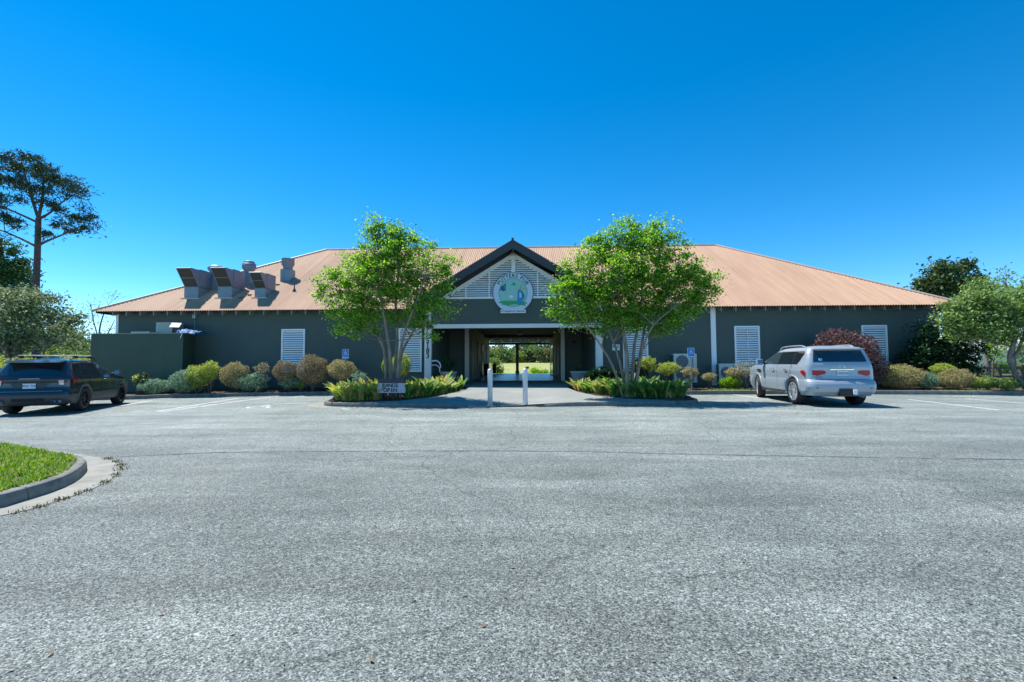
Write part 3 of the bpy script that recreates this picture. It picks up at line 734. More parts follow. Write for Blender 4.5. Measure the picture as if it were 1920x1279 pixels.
# wall lamps either side of the porch back wall
q = at(1104, 641, 29.2)
wl_ = empty('wall_lamp', (3.1, 29.2, q.z), label='small black wall lamp on the dark wall right of the breezeway', cat='wall lamp')
mb = MB(); mb.box(-.05, .05, -.03, .06, -.08, .08); mb.build('back_plate', BLACK, wl_); mb = MB(); mb.tube([(0, -.03, .0), (0, -.16, .05), (-.02, -.24, .0)], [.03, .05, .08], 10); mb.build('lamp_head', BLACK, wl_)

# ============================================================ ROUND PUB SIGN
SY = YP-.10
sc_ = at(962, 549, SY)
S = empty('pub_sign', (sc_.x, SY, sc_.z), label='round pale pub sign lettered PUTTERS PUB hung on the white louvred gable', cat='sign')
R1 = 1.07
def disc(r, y0, y1, n=64, x0=0, z0=0, cut=None, sx=1):
    pts = [(x0+sx*r*math.cos(2*math.pi*i/n), z0+r*math.sin(2*math.pi*i/n)) for i in range(n)]
    if cut is not None: pts = [(x, max(z, cut)) for x, z in pts]
    mb = MB(); mb.prism(pts[::-1], y0, y1); return mb
SIGNF = mat('sign_face_pale_blue', (.62, .76, .88), .45)
disc(R1, -.0, .05, cut=-.92).build('rim', mat('sign_rim_green', (.02, .10, .13), .5), S)
disc(R1-.03, -.02, .0, cut=-.90).build('board', SIGNF, S)
disc(.755, -.026, -.0201).build('ring', mat('ring_line', (.03, .10, .12), .5), S)
disc(.735, -.032, -.0262).build('picture_ground', mat('sign_aqua', (.30, .66, .62), .5), S)
TEXTG = mat('sign_text_green', (.012, .09, .11), .5)
word = 'PUTTERS PUB'; wid = {'P': .62, 'U': .68, 'T': .58, 'E': .55, 'R': .65, 'S': .55, ' ': .34, 'B': .65}
tot = sum(wid[c] for c in word); ang = 90+61.; step = 122./tot
for c in word:
    ang -= step*wid[c]/2
    if c != ' ':
        r_ = .885; mt = Matrix.Translation((r_*math.cos(R_(ang)), -.024, r_*math.sin(R_(ang)))) @ Matrix.Rotation(R_(90-ang), 4, 'Y') @ FACE
        text_mesh(c, .275, TEXTG, S, mt, 'letter', .004)
    ang -= step*wid[c]/2
mb = MB(); mb.box(-.665, .665, -.06, .0, -1.08, -.895); mb.build('name_plate', SIGNW, S)
text_mesh('AT BAREFOOT RESORT', .122, TEXTG, S, Matrix.Translation((0, -.061, -.99)) @ FACE, 'lettering', .003)
def flat(pts, y0, y1, m, name): 
    a = sum(pts[i][0]*pts[(i+1) % len(pts)][1]-pts[(i+1) % len(pts)][0]*pts[i][1] for i in range(len(pts)))
    mb = MB(); mb.prism(pts if a < 0 else pts[::-1], y0, y1); return mb.build(name, m, S)
SG = mat('sign_grass_green', (.02, .42, .16), .5); SB = mat('sign_blue_paint', (.02, .28, .62), .5); SDB = mat('sign_dark_blue', (.015, .10, .30), .5); SY_ = mat('sign_yellow', (.62, .55, .12), .5)
flat([(-.78, -.50), (-.5, -.42), (.5, -.44), (.78, -.60), (.56, -.58), (.70, -.70), (.35, -.66), (.1, -.60), (-.3, -.68), (-.62, -.62), (-.52, -.56), (-.70, -.55)], -.040, -.0325, SG, 'painted_grass')
flat([(-.378, -.45), (-.362, -.45), (-.355, .52), (-.372, .52)], -.040, -.0325, SY_, 'painted_flagpole')
flat([(-.38, .50), (-.52, .38), (-.62, .36), (-.70, .10), (-.58, .14), (-.52, .06), (-.38, .14)], -.040, -.0325, SDB, 'painted_flag')
flat([(-.42, .40), (-.50, .32), (-.48, .18), (-.40, .2)], -.046, -.0405, SG, 'painted_flag_emblem')
flat([(.22, -.40), (.25, .12), (.36, .16), (.46, .10), (.54, -.15), (.50, -.35), (.40, -.58), (.24, -.56)], -.046, -.0405, SB, 'painted_golf_bag')
flat([(.34, -.3), (.33, 0.0), (.42, .0), (.44, -.25)], -.052, -.0465, SIGNF, 'painted_bag_pocket')
flat([(.46, .06), (.54, -.02), (.60, -.2), (.54, -.38), (.50, -.36), (.55, -.2), (.50, -.04), (.44, .02)], -.052, -.0465, SDB, 'painted_bag_strap')
flat([(-.10+.10*math.cos(t), -.22+.10*math.sin(t)) for t in np.linspace(0, 5.9, 16)], -.046, -.0405, SIGNW, 'painted_golf_ball')
flat([(-.13, -.32), (-.07, -.32), (-.095, -.48), (-.105, -.48)], -.046, -.0405, SY_, 'painted_tee')
flat([(-.05, .44), (.02, .56), (.12, .50), (.16, .38), (.05, .40), (-.16, .38)], -.046, -.0405, SG, 'painted_leaf_shape')
for (cx, cz) in ((.42, .34), (.56, .20), (.30, .20)):
    flat([(cx+.075*math.cos(t), cz+.06*math.sin(t)) for t in np.linspace(0, 5.8, 10)], -.046, -.0405, SY_, 'painted_club_head')
    flat([(cx-.01, cz-.05), (cx+.01, cz-.05), (.37, .12), (.35, .12)], -.040, -.0325, SDB, 'painted_club_shaft')

# ============================================================ SMALL WALL SIGNS, BOLLARDS, PARKING SIGNS, RANGE SIGN
for (px, ch, lab) in ((1151.5, 'N', 'small white wall sign with letter N, left one of the pair beside the shutter'), (1158.5, 'C', 'small white wall sign with letter C, right one of the pair beside the shutter')):
    q = at(px, 651.5, YW-.03); r_ = empty('wall_sign', (q.x, YW-.03, q.z), label=lab, cat='sign', group='small white wall signs')
    mb = MB(); mb.box(-.095, .095, -.01, .008, -.155, .155); mb.build('sign_panel', SIGNW, r_)
    text_mesh(ch, .2, BLACKP, r_, Matrix.Translation((0, -.012, .035)) @ FACE, 'letter', .002)
BOL = mat('bollard_paint', (.68, .71, .76), .45, col2=(.56, .60, .64), nscale=7)
for i, (px, lab) in enumerate(((919, 'white bollard left of the walkway centre in the tree shadow'), (985, 'white bollard with a small black fitting on its top'))):
    g = G(px, 761.5); r_ = empty('bollard', (g.x, g.y, g.z), label=lab, cat='bollard', group='white bollards in front of the walkway')
    mb = MB(); mb.lathe([(.086, -.05), (.086, 1.2), (.083, 1.25), (.07, 1.285), (.04, 1.303), (0, 1.31)], 28); mb.build('post', BOL, r_, True)
    mb = MB(); mb.lathe([(.14, 0), (.135, .02), (.09, .03)], 28); mb.build('base_collar', BOL, r_)
    mb = MB(); mb.lathe([(.088, 1.16), (.094, 1.165), (.094, 1.185), (.088, 1.19)], 28); mb.build('cap_band', BOL, r_)
    if i:
        mb = MB(); mb.tube([(.02, 0, 1.27), (.06, 0, 1.33), (.12, -.01, 1.36)], [.025, .045, .03], 8); mb.tube([(.05, 0, 1.32), (.0, 0, 1.37)], .012, 6); mb.build('fitting', BLACK, r_, True)
def parking_sign(px, ptop, Y, lab, tilt, post=True):
    q = at(px, ptop, Y); gzv = gz(q.x)+.14
    r_ = empty('parking_sign', (q.x, Y, gzv), 0, lab, 'parking sign', 'blue accessible parking signs'); h = q.z-gzv
    mb = MB(); mb.box(-.022, .022, 0, .03, -.1, h+.10); mb.build('post', GALVD, r_)
    mt = Matrix.Translation((0, -.012, h)) @ Matrix.Rotation(R_(tilt), 4, 'Y')
    def rrect(w, hh, r, y0, y1):
        P_ = []
        for cx, cz, a in ((w-r, hh-r, 0), (-w+r, hh-r, 90), (-w+r, -hh+r, 180), (w-r, -hh+r, 270)):
            P_ += [(cx+r*math.cos(R_(a+t)), cz+r*math.sin(R_(a+t))) for t in (0, 30, 60, 90)]
        m_ = MB(); m_.prism(P_[::-1], y0, y1, mt); return m_
    rrect(.155, .235, .03, -.006, .0).build('sign_border', SIGNW, r_)
    rrect(.143, .223, .025, -.010, -.0062).build('sign_panel', BLUE, r_)
    rrect(.095, .10, .01, -.0125, -.0102)
    m_ = MB(); strokes(m_, WC, mt @ Matrix.Translation((0, -.011, .065)) @ FACE @ Matrix.Scale(.145, 4), .02); m_.build('wheelchair_symbol', SIGNW, r_)
    text_mesh('PARKING', .068, SIGNW, r_, mt @ Matrix.Translation((0, -.012, -.165)) @ FACE, 'lettering', .002)
parking_sign(648, 664, 22.2, 'blue accessible parking sign behind the shrubs left of the left crape myrtle', 0)
parking_sign(1295.5, 662, 20.95, 'blue accessible parking sign at the kerb in front of the tall condenser unit', -2)
q = at(734, 720, 16.9)
RS = empty('range_sign', (q.x, 16.9, .2), label='low white changeable letter sign reading RANGE OPEN in the left island bed', cat='sign')
zc = at(734, 727, 16.9).z-.2
mb = MB(); mb.box(-.53, .53, -.04, .04, zc-.19, zc+.17); mb.build('sign_panel', mat('letter_panel', (.46, .45, .50), .5), RS, bevel=.008)
mb = MB(); mb.box(-.50, .50, -.06, .05, zc+.175, zc+.33); mb.build('header', mat('dark_header', (.035, .035, .055), .5), RS, bevel=.008)
for x in (-.35, .35): mb = MB(); mb.box(x-.03, x+.03, -.03, .03, -.3, zc-.19); mb.build('leg', BLACK, RS)
for s, dz in (('RANGE', .09), ('OPEN', -.085)):
    n = len(s)
    for k, ch in enumerate(s):
        text_mesh(ch, .20, BLACKP, RS, Matrix.Translation(((k-(n-1)/2)*.125-.03, -.043, zc-.01+dz)) @ FACE, 'letter', .003)
for k in range(3): mb = MB(); mb.box(-.52, .52, -.045, -.0405, zc-.185+k*.172, zc-.178+k*.172); mb.build('letter_rail', SIGNW, RS)

# ============================================================ ENCLOSURE AND THINGS ON IT
EY = 22.4
ex0 = at(170, 650, EY).x
EN = empty('enclosure_wall', (ex0, EY, 0), label='dark green painted enclosure wall at the left end of the building', cat='wall'); 
pts = [(ex0, EY), (-17.25, EY), (-17.8, 23.97), (-18.0, 23.97), (-17.5, EY+.2), (ex0+.2, EY+.2), (ex0+.2, 24.), (ex0, 24.)]
def vprism(pts, z0, z1):
    n = len(pts); mb = MB(); a = sum(pts[i][0]*pts[(i+1) % n][1]-pts[(i+1) % n][0]*pts[i][1] for i in range(n))
    if a < 0: pts = pts[::-1]
    mb.add([(x, y, z0) for x, y in pts]+[(x, y, z1) for x, y in pts], [tuple(range(n-1, -1, -1)), tuple(range(n, 2*n))]+[(i, (i+1) % n, (i+1) % n+n, i+n) for i in range(n)]); return mb
rel = [(x-ex0, y-EY) for x, y in pts]
vprism(rel, 0, 3.055).build('wall_panel', ENCL, EN)
vprism([(x*1.003-.01, y-.02) if y < .1 else (x, y) for x, y in rel], 3.057, 3.09).build('coping', mat('coping_metal', (.28, .30, .26), .5), EN)
p0, p1 = at(292, 623, 23.0), at(323, 605, 23.0)
MBX = empty('metal_cabinet', (p0.x, 23.0, 3.095), label='pale green metal cabinet with an open flap standing on the enclosure', cat='cabinet')
w_ = p1.x-p0.x; h_ = p1.z-3.095
mb = MB(); mb.box(0, w_, 0, .8, 0, h_); mb.build('casing', mat('pale_green_metal', (.30, .38, .36), .5), MBX, bevel=.01)
mb = MB(); mb.box(w_+.005, w_+.5, 0.05, .7, 0, h_*.55); mb.build('dark_housing', TRIMD, MBX)
mb = MB(); mb.add([(w_, -.05, h_-.03), (w_+.52, -.05, h_-.06), (w_+.62, -.35, h_*.52), (w_+.12, -.35, h_*.55), (w_, -.02, h_), (w_+.52, -.02, h_-.03), (w_+.62, -.32, h_*.55), (w_+.12, -.32, h_*.58)], [(0, 1, 2, 3), (7, 6, 5, 4), (0, 4, 5, 1), (1, 5, 6, 2), (2, 6, 7, 3), (3, 7, 4, 0)]); mb.build('flap', mat('flap_metal', (.42, .46, .48), .5), MBX)
p0 = at(250, 623, 22.8)
mb = MB(); mb.box(p0.x, MBX.location.x-.05, 22.65, 23.6, 3.1, 3.19); tag(mb.build('sheet_stack', mat('weathered_board', (.30, .34, .32), .7, col2=(.4, .44, .4))), 'flat weathered boards lying on the enclosure left of the cabinet', 'boards')
# tarp: rumpled sheet draped over a bundle
a_, b_ = at(341, 625, 22.9).x, at(374, 625, 22.9).x
nx, ny = 34, 16; V = []
for j in range(ny):
    for i in range(nx):
        u = i/(nx-1); v = j/(ny-1); zz = .24*(math.sin(math.pi*v)**.5)*(1-.55*u)+.03*math.sin(u*31+v*7)*math.sin(v*17)+.02*math.sin(u*53)
        V.append((a_+(b_-a_)*u, 22.5+v*1.05+.05*math.sin(u*9), 3.09+max(zz, -.05)-.10*(u > .6)*(1-v)*(u-.6)))
i, j = np.meshgrid(np.arange(nx-1), np.arange(ny-1)); a = (j*nx+i).ravel()
tag(npmesh('tarp', V, np.stack([a, a+1, a+nx+1, a+nx], 1), TARP, None, True), 'crumpled blue tarp draped over the corner of the enclosure', 'tarp')
cd = MB(); cd.tube([at(335, 619, EY-.03), at(340, 624, EY-.04), at(341, 627, EY-.05), at(338, 634, EY-.04)], .02, 6); tag(cd.build('cable', SIGNW), 'short pale cable hanging over the top of the enclosure wall', 'cable')
q = at(364.5, 593.5, YW-.08); JB = empty('junction_box', (q.x, YW-.06, q.z), label='small grey junction box with conduit below the left eave', cat='junction box')
mb = MB(); mb.box(-.08, .08, -.08, .04, -.11, .11); mb.build('box', mat('junction_grey', (.40, .45, .44), .5), JB, bevel=.01)
mb = MB(); mb.tube([(.03, -.03, -.11), (.045, -.03, -.3), (.04, -.03, -.9), (.04, -.03, -1.0)], .022, 8); mb.tube([(0, -.03, .11), (-.05, -.25, .32), (-.06, -.5, .36)], .02, 8); mb.build('conduit', GALVD, JB, True)

# ============================================================ ROOF VENTS
def roofz(y): return ZE+SLP*(y-YE)
def intake(xr, wd, k, lab):
    r_ = empty('intake_hood', (xr, 24.75, roofz(24.75)), label=lab, cat='roof vent', group='metal intake hoods on the left roof slope'); y0 = 0
    z1 = .62*k; z2 = z1+.98*k
    mb = MB(); mb.add([(-wd, 0, -.1), (0, 0, -.1), (0, .95*k, -.1+SLP*.95*k), (-wd, .95*k, -.1+SLP*.95*k), (-wd, 0, z1), (0, 0, z1), (0, .95*k, z1), (-wd, .95*k, z1)], [(0, 3, 2, 1), (4, 5, 6, 7), (0, 1, 5, 4), (1, 2, 6, 5), (2, 3, 7, 6), (3, 0, 4, 7)]); mb.build('curb', GALVD, r_)
    mb = MB(); mb.box(-wd-.04, .04, .08, 1.12*k, z1+.002, z2); mb.box(-wd-.05, .05, .07, 1.14*k, z2, z2+.025); mb.build('plenum', GALV, r_, bevel=.01)
    # projecting hood wedge
    pr_ = [(.078, z1+.04), (.078, z2-.02), (-.60*k, z2-.02)]
    mb = MB(); V = [(-wd-.02, p[0], p[1]) for p in pr_]+[(.02, p[0], p[1]) for p in pr_]; mb.add(V, [(0, 1, 2), (5, 4, 3), (0, 3, 4, 1), (1, 4, 5, 2), (2, 5, 3, 0)]); mb.build('hood', GALV, r_)
    A = Vector((0, pr_[2][0], pr_[2][1])); Bv = Vector((0, pr_[0][0], pr_[0][1])); d = (Bv-A); n_ = Vector((0, -d.z, d.y)).normalized()
    if n_.z > 0: n_ = -n_
    def slab(x0, x1, t0, t1, e0, e1, name, m):
        V = []
        for e in (e0, e1):
            for x, t in ((x0, t0), (x1, t0), (x1, t1), (x0, t1)): p = A+d*t+n_*e; V.append((x, p.y, p.z))
        m_ = MB(); m_.add(V, [(0, 3, 2, 1), (4, 5, 6, 7), (0, 1, 5, 4), (1, 2, 6, 5), (2, 3, 7, 6), (3, 0, 4, 7)]); m_.build(name, m, r_)
    slab(-wd+.02, -.02, .03, .50, .003, .02, 'filter', FILTER); slab(-wd+.02, -.02, .53, .97, .003, .02, 'filter', FILTER)
    slab(-wd-.02, .02, -.02, .03, .004, .045, 'frame', GALV); slab(-wd-.02, .02, .497, .533, .004, .035, 'frame', GALV); slab(-wd-.02, .02, .965, 1., .004, .04, 'frame', GALV)
    slab(-.02, .02, .0301, .9649, .004, .043, 'frame', GALV); slab(-wd-.02, -wd+.02, .0301, .9649, .004, .043, 'frame', GALV)
    mb = MB(); mb.box(-wd-.12, .12, -.1, .02, -.06, .0); mb.build('flashing', CAPM, r_)
intake(-18.28, .80, 1., 'galvanised intake hood with slanted filters, leftmost of the three on the roof')
intake(-16.36, .80, 1., 'galvanised intake hood with slanted filters, middle one of the three on the roof')
intake(-14.45, .62, .84, 'smaller galvanised intake hood with slanted filters, rightmost of the three')
def mushroom(px, Y, kind, lab, k=1.):
    q = at(px, 500, Y); zb = roofz(Y); r_ = empty('exhaust_fan', (q.x, Y, zb), label=lab, cat='roof fan', group='round exhaust fans on the left roof slope')
    mb = MB(); mb.box(-.32*k, .32*k, -.32*k, .32*k, -.35, .62*k); mb.build('curb', GALVD, r_, bevel=.01)
    mb = MB()
    if kind == 'dome': mb.lathe([(.3, .60), (.25, .72), (.3, .85), (.42, 1.0), (.46, 1.08), (.45, 1.14), (.36, 1.24), (.2, 1.30), (0, 1.32)], 28, Matrix.Scale(k, 4))
    elif kind == 'cap': mb.lathe([(.26, .60), (.24, .75), (.30, .85), (.40, 1.0), (.40, 1.28), (.33, 1.285), (.33, 1.36), (.30, 1.42), (.15, 1.46), (0, 1.47)], 28, Matrix.Scale(k, 4))
    else: mb.lathe([(.30, .62), (.28, .72), (.30, .84), (.38, .92), (.38, 1.30), (.39, 1.32), (.34, 1.32), (.33, 1.05)], 28, Matrix.Scale(k, 4))
    mb.build('fan_housing', GALV, r_, True)
    if kind == 'open': mb = MB(); mb.lathe([(.33, 1.26), (.12, 1.36), (0, 1.38)], 20, Matrix.Scale(k, 4)); mb.build('damper', mat('dark_damper', (.1, .08, .07), .6), r_)
mushroom(406, 26.1, 'dome', 'domed round exhaust fan just behind the middle intake hood')
mushroom(467, 26.5, 'cap', 'tall capped round exhaust fan behind the rightmost intake hood', .95)
mushroom(540, 27.1, 'open', 'open topped round exhaust fan standing alone towards the ridge', .95)
q = at(552, 540, 25.5); mb = MB(); mb.lathe([(.10, -.1), (.09, .06), (.035, .16), (.03, .42), (0, .43)], 12); gv = mb.build('vent_pipe', TRIMD); gv.location = (q.x, 25.5, roofz(25.5)); tag(gv, 'small dark plumbing vent pipe on the left roof slope', 'vent pipe')
for (px, Y, lab) in ((452, 24.7, 'lower'), (467, 25.0, 'middle'), (519, 26.3, 'upper')):
    q = at(px, 560, Y); mb = MB(); mb.box(-.16, .16, -.03, .03, .01, .05); mb.box(-.02, .02, -.02, .02, -.03, .01); o = mb.build('roof_bracket', TRIMD); o.location = (q.x, Y, roofz(Y)+.02); tag(o, 'short dark bracket on the corrugated roof by the hoods, %s of three' % lab, 'bracket', 'short dark brackets on the roof')

# ============================================================ AC CONDENSERS
def condenser(x0, x1, z0, z1, fans, lab):
    r_ = empty('ac_condenser', (x0, 23.35, z0), label=lab, cat='air conditioner', group='outdoor condenser units against the right wall'); w_, h_ = x1-x0, z1-z0
    mb = MB(); mb.box(0, w_, 0, .36, .06, h_); mb.build('casing', ACW, r_, bevel=.015)
    mb = MB(); mb.box(.05, .12, .02, .34, 0, .06); mb.box(w_-.12, w_-.05, .02, .34, 0, .06); mb.build('feet', BLACK, r_)
    mb = MB(); mb.box(-.012, -.002, .04, .32, .12, h_-.06); mb.build('side_coil', ACG, r_)
    for (fx, fz, rr) in fans:
        mb = MB(); mb.lathe([(rr, 0), (rr, .012), (0, .012)], 32, Matrix.Translation((fx, -.001, fz)) @ Matrix.Rotation(R_(90), 4, 'X')); g = mb.build('fan_grille', ACG, r_)
        mb = MB()
        for k in range(7):
            dz = -rr*.82+k*rr*1.64/6; hw = math.sqrt(max(rr*rr-dz*dz, 0))*.97; mb.box(fx-hw, fx+hw, -.03, -.018, fz+dz-.008, fz+dz+.008)
        mb.build('guard', GALVD, g)
        if len(fans) == 1:
            mb = MB(); mb.lathe([(.06, 0), (.06, .02), (0, .025)], 16, Matrix.Translation((fx, -.02, fz)) @ Matrix.Rotation(R_(90), 4, 'X')); mb.build('hub', ACW, g)
            mb = MB()
            for k in range(12):
                t = k*math.pi/6; mb.tube([(fx+.06*math.cos(t), -.03, fz+.06*math.sin(t)), (fx+rr*.95*math.cos(t+.25), -.03, fz+rr*.95*math.sin(t+.25))], .004, 4)
            mb.build('guard', ACW, g)
    mb = MB(); mb.box(w_*.80, w_*.84, -.004, .01, .12, h_-.05); mb.build('panel_seam', ACG, r_)
condenser(7.52, 8.68, .40, 1.93, [(.42, 1.14, .315), (.42, .48, .315)], 'tall two fan outdoor condenser unit behind the blue parking sign')
condenser(9.78, 10.66, .32, 1.42, [(.36, .66, .28)], 'short single fan outdoor condenser unit beside the white batten')

# ============================================================ PLANTS
CRAPE = leafmat('crape_leaf', [(.03, .10, .02), (.08, .22, .035), (.14, .33, .04), (.22, .44, .05), (.38, .57, .09), (.14, .33, .05)], .55, .38)
OAKL = leafmat('grey_green_leaf', [(.07, .11, .055), (.14, .20, .09), (.25, .32, .15), (.40, .46, .28)], .25, .35, .6)
PINEL = leafmat('pine_needle', [(.025, .05, .035), (.05, .09, .05), (.08, .13, .07)], .12, .5)
CONL = leafmat('cedar_leaf', [(.03, .08, .03), (.06, .14, .05), (.10, .20, .07)], .25, .5)
MAGL = leafmat('magnolia_leaf', [(.02, .05, .02), (.05, .10, .03), (.10, .17, .05), (.16, .16, .06)], .12, .3, .6)
HOLL = leafmat('light_green_leaf', [(.06, .13, .03), (.15, .25, .06), (.26, .38, .11), (.38, .48, .20)], .35, .38)
LIME = leafmat('lime_leaf', [(.12, .26, .02), (.22, .40, .03), (.32, .48, .06)], .5, .4)
YGREEN = leafmat('yellow_green_leaf', [(.16, .24, .03), (.30, .40, .06), (.44, .52, .12), (.52, .54, .22)], .4, .45)
OLIVE = leafmat('olive_tan_leaf', [(.18, .16, .06), (.32, .29, .12), (.45, .40, .20), (.50, .44, .28), (.30, .34, .10)], .3, .5)
BROWNO = leafmat('brown_olive_leaf', [(.12, .09, .05), (.24, .19, .10), (.36, .29, .17), (.30, .28, .12)], .25, .5)
BLUEG = leafmat('blue_green_leaf', [(.08, .16, .09), (.16, .28, .17), (.26, .40, .27), (.36, .48, .36)], .3, .45)
PURPLE = leafmat('purple_leaf', [(.045, .022, .028), (.10, .045, .05), (.19, .10, .09), (.30, .20, .17)], .2, .35, .6)
DARKL = leafmat('dark_green_leaf', [(.01, .035, .015), (.02, .06, .022), (.03, .085, .03)], .2, .4)
DISTL = leafmat('distant_leaf', [(.05, .10, .04), (.10, .17, .06), (.18, .26, .08)], .3, .7)
DISTY = leafmat('distant_yellow_leaf', [(.12, .18, .04), (.22, .30, .06), (.30, .36, .09)], .3, .7)
DISTR = leafmat('distant_russet_leaf', [(.22, .16, .08), (.34, .24, .14), (.26, .26, .10)], .3, .7)
DISTD = leafmat('distant_pine_leaf', [(.04, .07, .05), (.07, .11, .08), (.10, .15, .10)], .15, .7)

def branchy(mb, a, b, r0, r1, wob=.12, n=6):
    a, b = Vector(a), Vector(b); L = (b-a).length; pts = []; ph = Vector((random.uniform(-1, 1), random.uniform(-1, 1), random.uniform(-.5, .5)))*L*wob
    for i in range(n+1):
        t = i/n; pts.append(a.lerp(b, t)+ph*math.sin(math.pi*t)+Vector((random.uniform(-1, 1), random.uniform(-1, 1), random.uniform(-1, 1)))*L*.018*(0 < i < n))
    mb.tube(pts, [r0+(r1-r0)*i/n for i in range(n+1)], 7 if r0 > .03 else 5); return pts

def tree(name, label, cat, base, trunks, blobs, Y, leafm, barkm, dens=1., size=.08, clump=.26, perclump=55, group=None, depthk=.9, limb_r=.05, twigs=1., spread_up=.25, flat=.75, aspect=.55):
    """base Vector; trunks: list of (list of world points, r0, r1); blobs: (px,py,rpx) silhouettes at distance Y"""
    root = empty(name, tuple(base), 0, label, cat, group); bi = -Vector(base)
    ends = []
    for pts, r0, r1 in trunks:
        mb = MB(); P_ = [Vector(p)+bi for p in pts]; k = len(P_)
        sp_ = smooth3(P_, 4); mb.tube(sp_, [r0+(r1-r0)*i/(len(sp_)-1) for i in range(len(sp_))], 9); mb.build('trunk', barkm, root, True)
        ends += [(p, r0+(r1-r0)*i/(k-1)) for i, p in enumerate(P_) if i >= k//2]
    CL = []
    for (px, py, rp) in blobs:
        c = at(px, py, Y); r = rp*Y/FPX; n = max(3, int(dens*16*r**1.9/ (clump/.26)**1.5))
        for _ in range(n):
            v = rng.normal(size=3); v /= np.linalg.norm(v); v *= rng.random()**.42*r; v[1] *= depthk; v[2] *= flat if r > 1 else .9
            CL.append(np.array([c.x+v[0], c.y+v[1]+rng.normal()*.15*r, c.z+v[2]])+np.array(bi))
    CL = np.array(CL); Pn = []
    mb = MB()
    order = rng.permutation(len(CL)); used = []
    # limbs to a share of the clumps, each growing from the nearest lower wood
    nodes = [(p, r) for p, r in ends]
    for k in order[:int(len(CL)*.42*twigs)]:
        c = Vector(CL[k]); best = min(nodes, key=lambda q: (q[0]-c).length+(1.5 if q[0].z > c.z-.1 else 0)+(.8 if q[1] < .012 else 0))
        rr = max(.006, min(best[1]*.62, limb_r)); pts = branchy(mb, best[0], c, rr, max(.004, rr*.35), .10, 4)
        nodes += [(pts[2], rr*.7), (pts[-1], rr*.35)]
    if mb.v: mb.build('branches', barkm, root, True)
    for c in CL:
        m_ = max(4, int(perclump*(.5+rng.random()))); q = rng.normal(size=(m_, 3))*clump*(.45+1.1*rng.random()); q[:, 2] *= .6; Pn.append(c+q)
    Pn = np.concatenate(Pn)
    leaf_cloud('foliage', Pn, size, leafm, root, aspect, spread_up)
    return root
def smooth3(P, n=4):
    out = []
    for i in range(len(P)-1):
        p0 = P[max(i-1, 0)]; p1 = P[i]; p2 = P[i+1]; p3 = P[min(i+2, len(P)-1)]
        for k in range(n):
            t = k/n; out.append(.5*((2*p1)+(-p0+p2)*t+(2*p0-5*p1+4*p2-p3)*t*t+(-p0+3*p1-3*p2+p3)*t**3))
    out.append(P[-1]); return out

# --- the two crape myrtles
YT = 17.6
def tp(px, py, dy=0): return at(px, py, YT+dy)
bl = tp(735, 742); bl.z = .2
tr_ = [([bl+Vector((-.25, 0, -.1)), tp(724, 690, .1), tp(716, 640, .2), tp(690, 590, .5), tp(660, 540, .6)], .075, .03),
       ([bl+Vector((-.05, -.05, -.1)), tp(733, 690, -.1), tp(728, 640, -.2), tp(716, 570, -.3), tp(706, 500, -.3), tp(700, 450, -.2)], .085, .025),
       ([bl+Vector((.08, .05, -.1)), tp(741, 690, .1), tp(745, 640, .2), tp(742, 570, .2), tp(748, 500, .2), tp(745, 430, .1)], .085, .022),
       ([bl+Vector((.16, -.05, -.1)), tp(748, 680, -.2), tp(757, 630, -.4), tp(775, 580, -.6), tp(798, 520, -.7)], .07, .025),
       ([bl+Vector((.2, .1, -.1)), tp(752, 670, .3), tp(770, 630, .6), tp(795, 590, .8), tp(820, 545, 1.)], .06, .022),
       ([bl+Vector((-.1, .1, -.1)), tp(728, 680, .3), tp(708, 630, .7), tp(695, 590, .9), tp(650, 560, 1.1)], .055, .02)]
BLL = [(725, 448, 32), (703, 436, 18), (758, 456, 28), (712, 424, 9), (735, 422, 9), (752, 430, 8), (782, 452, 9), (680, 462, 14), (738, 470, 60), (690, 500, 50), (790, 500, 46), (640, 535, 34), (655, 560, 42), (830, 505, 28), (838, 540, 24), (705, 545, 55), (765, 550, 58), (815, 575, 34), (640, 585, 24), (618, 580, 14), (625, 510, 16), (600, 525, 9), (730, 510, 72), (800, 608, 22), (815, 628, 12), (662, 612, 22), (640, 618, 12), (598, 551, 9), (690, 600, 22), (738, 592, 24), (778, 604, 20), (700, 622, 10), (700, 415, 12), (806, 462, 12), (850, 490, 9), (843, 590, 10), (690, 580, 35), (612, 545, 14)]
tree('crape_myrtle_tree', 'bright green multi stemmed crape myrtle in the left island behind the range sign', 'tree', bl, tr_, BLL, YT, CRAPE, CRAPEB, dens=1.15, size=.102, clump=.165, perclump=66, twigs=1.9, spread_up=.8, group='crape myrtles flanking the entrance', limb_r=.022)
YT = 17.3
br = tp(1180, 742); br.z = .2
tr_ = [([br+Vector((-.2, 0, -.1)), tp(1150, 690, -.1), tp(1128, 650, -.3), tp(1100, 610, -.4), tp(1075, 575, -.4)], .055, .02),
       ([br+Vector((-.1, .1, -.1)), tp(1165, 690, .3), tp(1150, 640, .5), tp(1125, 580, .7), tp(1110, 530, .8)], .06, .02),
       ([br+Vector((-.1, -.05, -.1)), tp(1176, 690, -.1), tp(1172, 640, -.1), tp(1160, 570, -.2), tp(1155, 500, -.2), tp(1160, 450, -.1)], .1, .022),
       ([br+Vector((.05, 0, -.1)), tp(1187, 690, 0), tp(1190, 645, .1), tp(1200, 590, .2), tp(1205, 520, .2), tp(1200, 440, .1)], .08, .022),
       ([br+Vector((.12, .05, -.1)), tp(1195, 700, .1), tp(1203, 650, .2), tp(1213, 600, .4), tp(1240, 550, .5), tp(1270, 510, .6)], .075, .022),
       ([br+Vector((.15, -.05, -.1)), tp(1197, 700, -.2), tp(1205, 655, -.5), tp(1225, 610, -.7), tp(1260, 580, -.8)], .05, .02)]
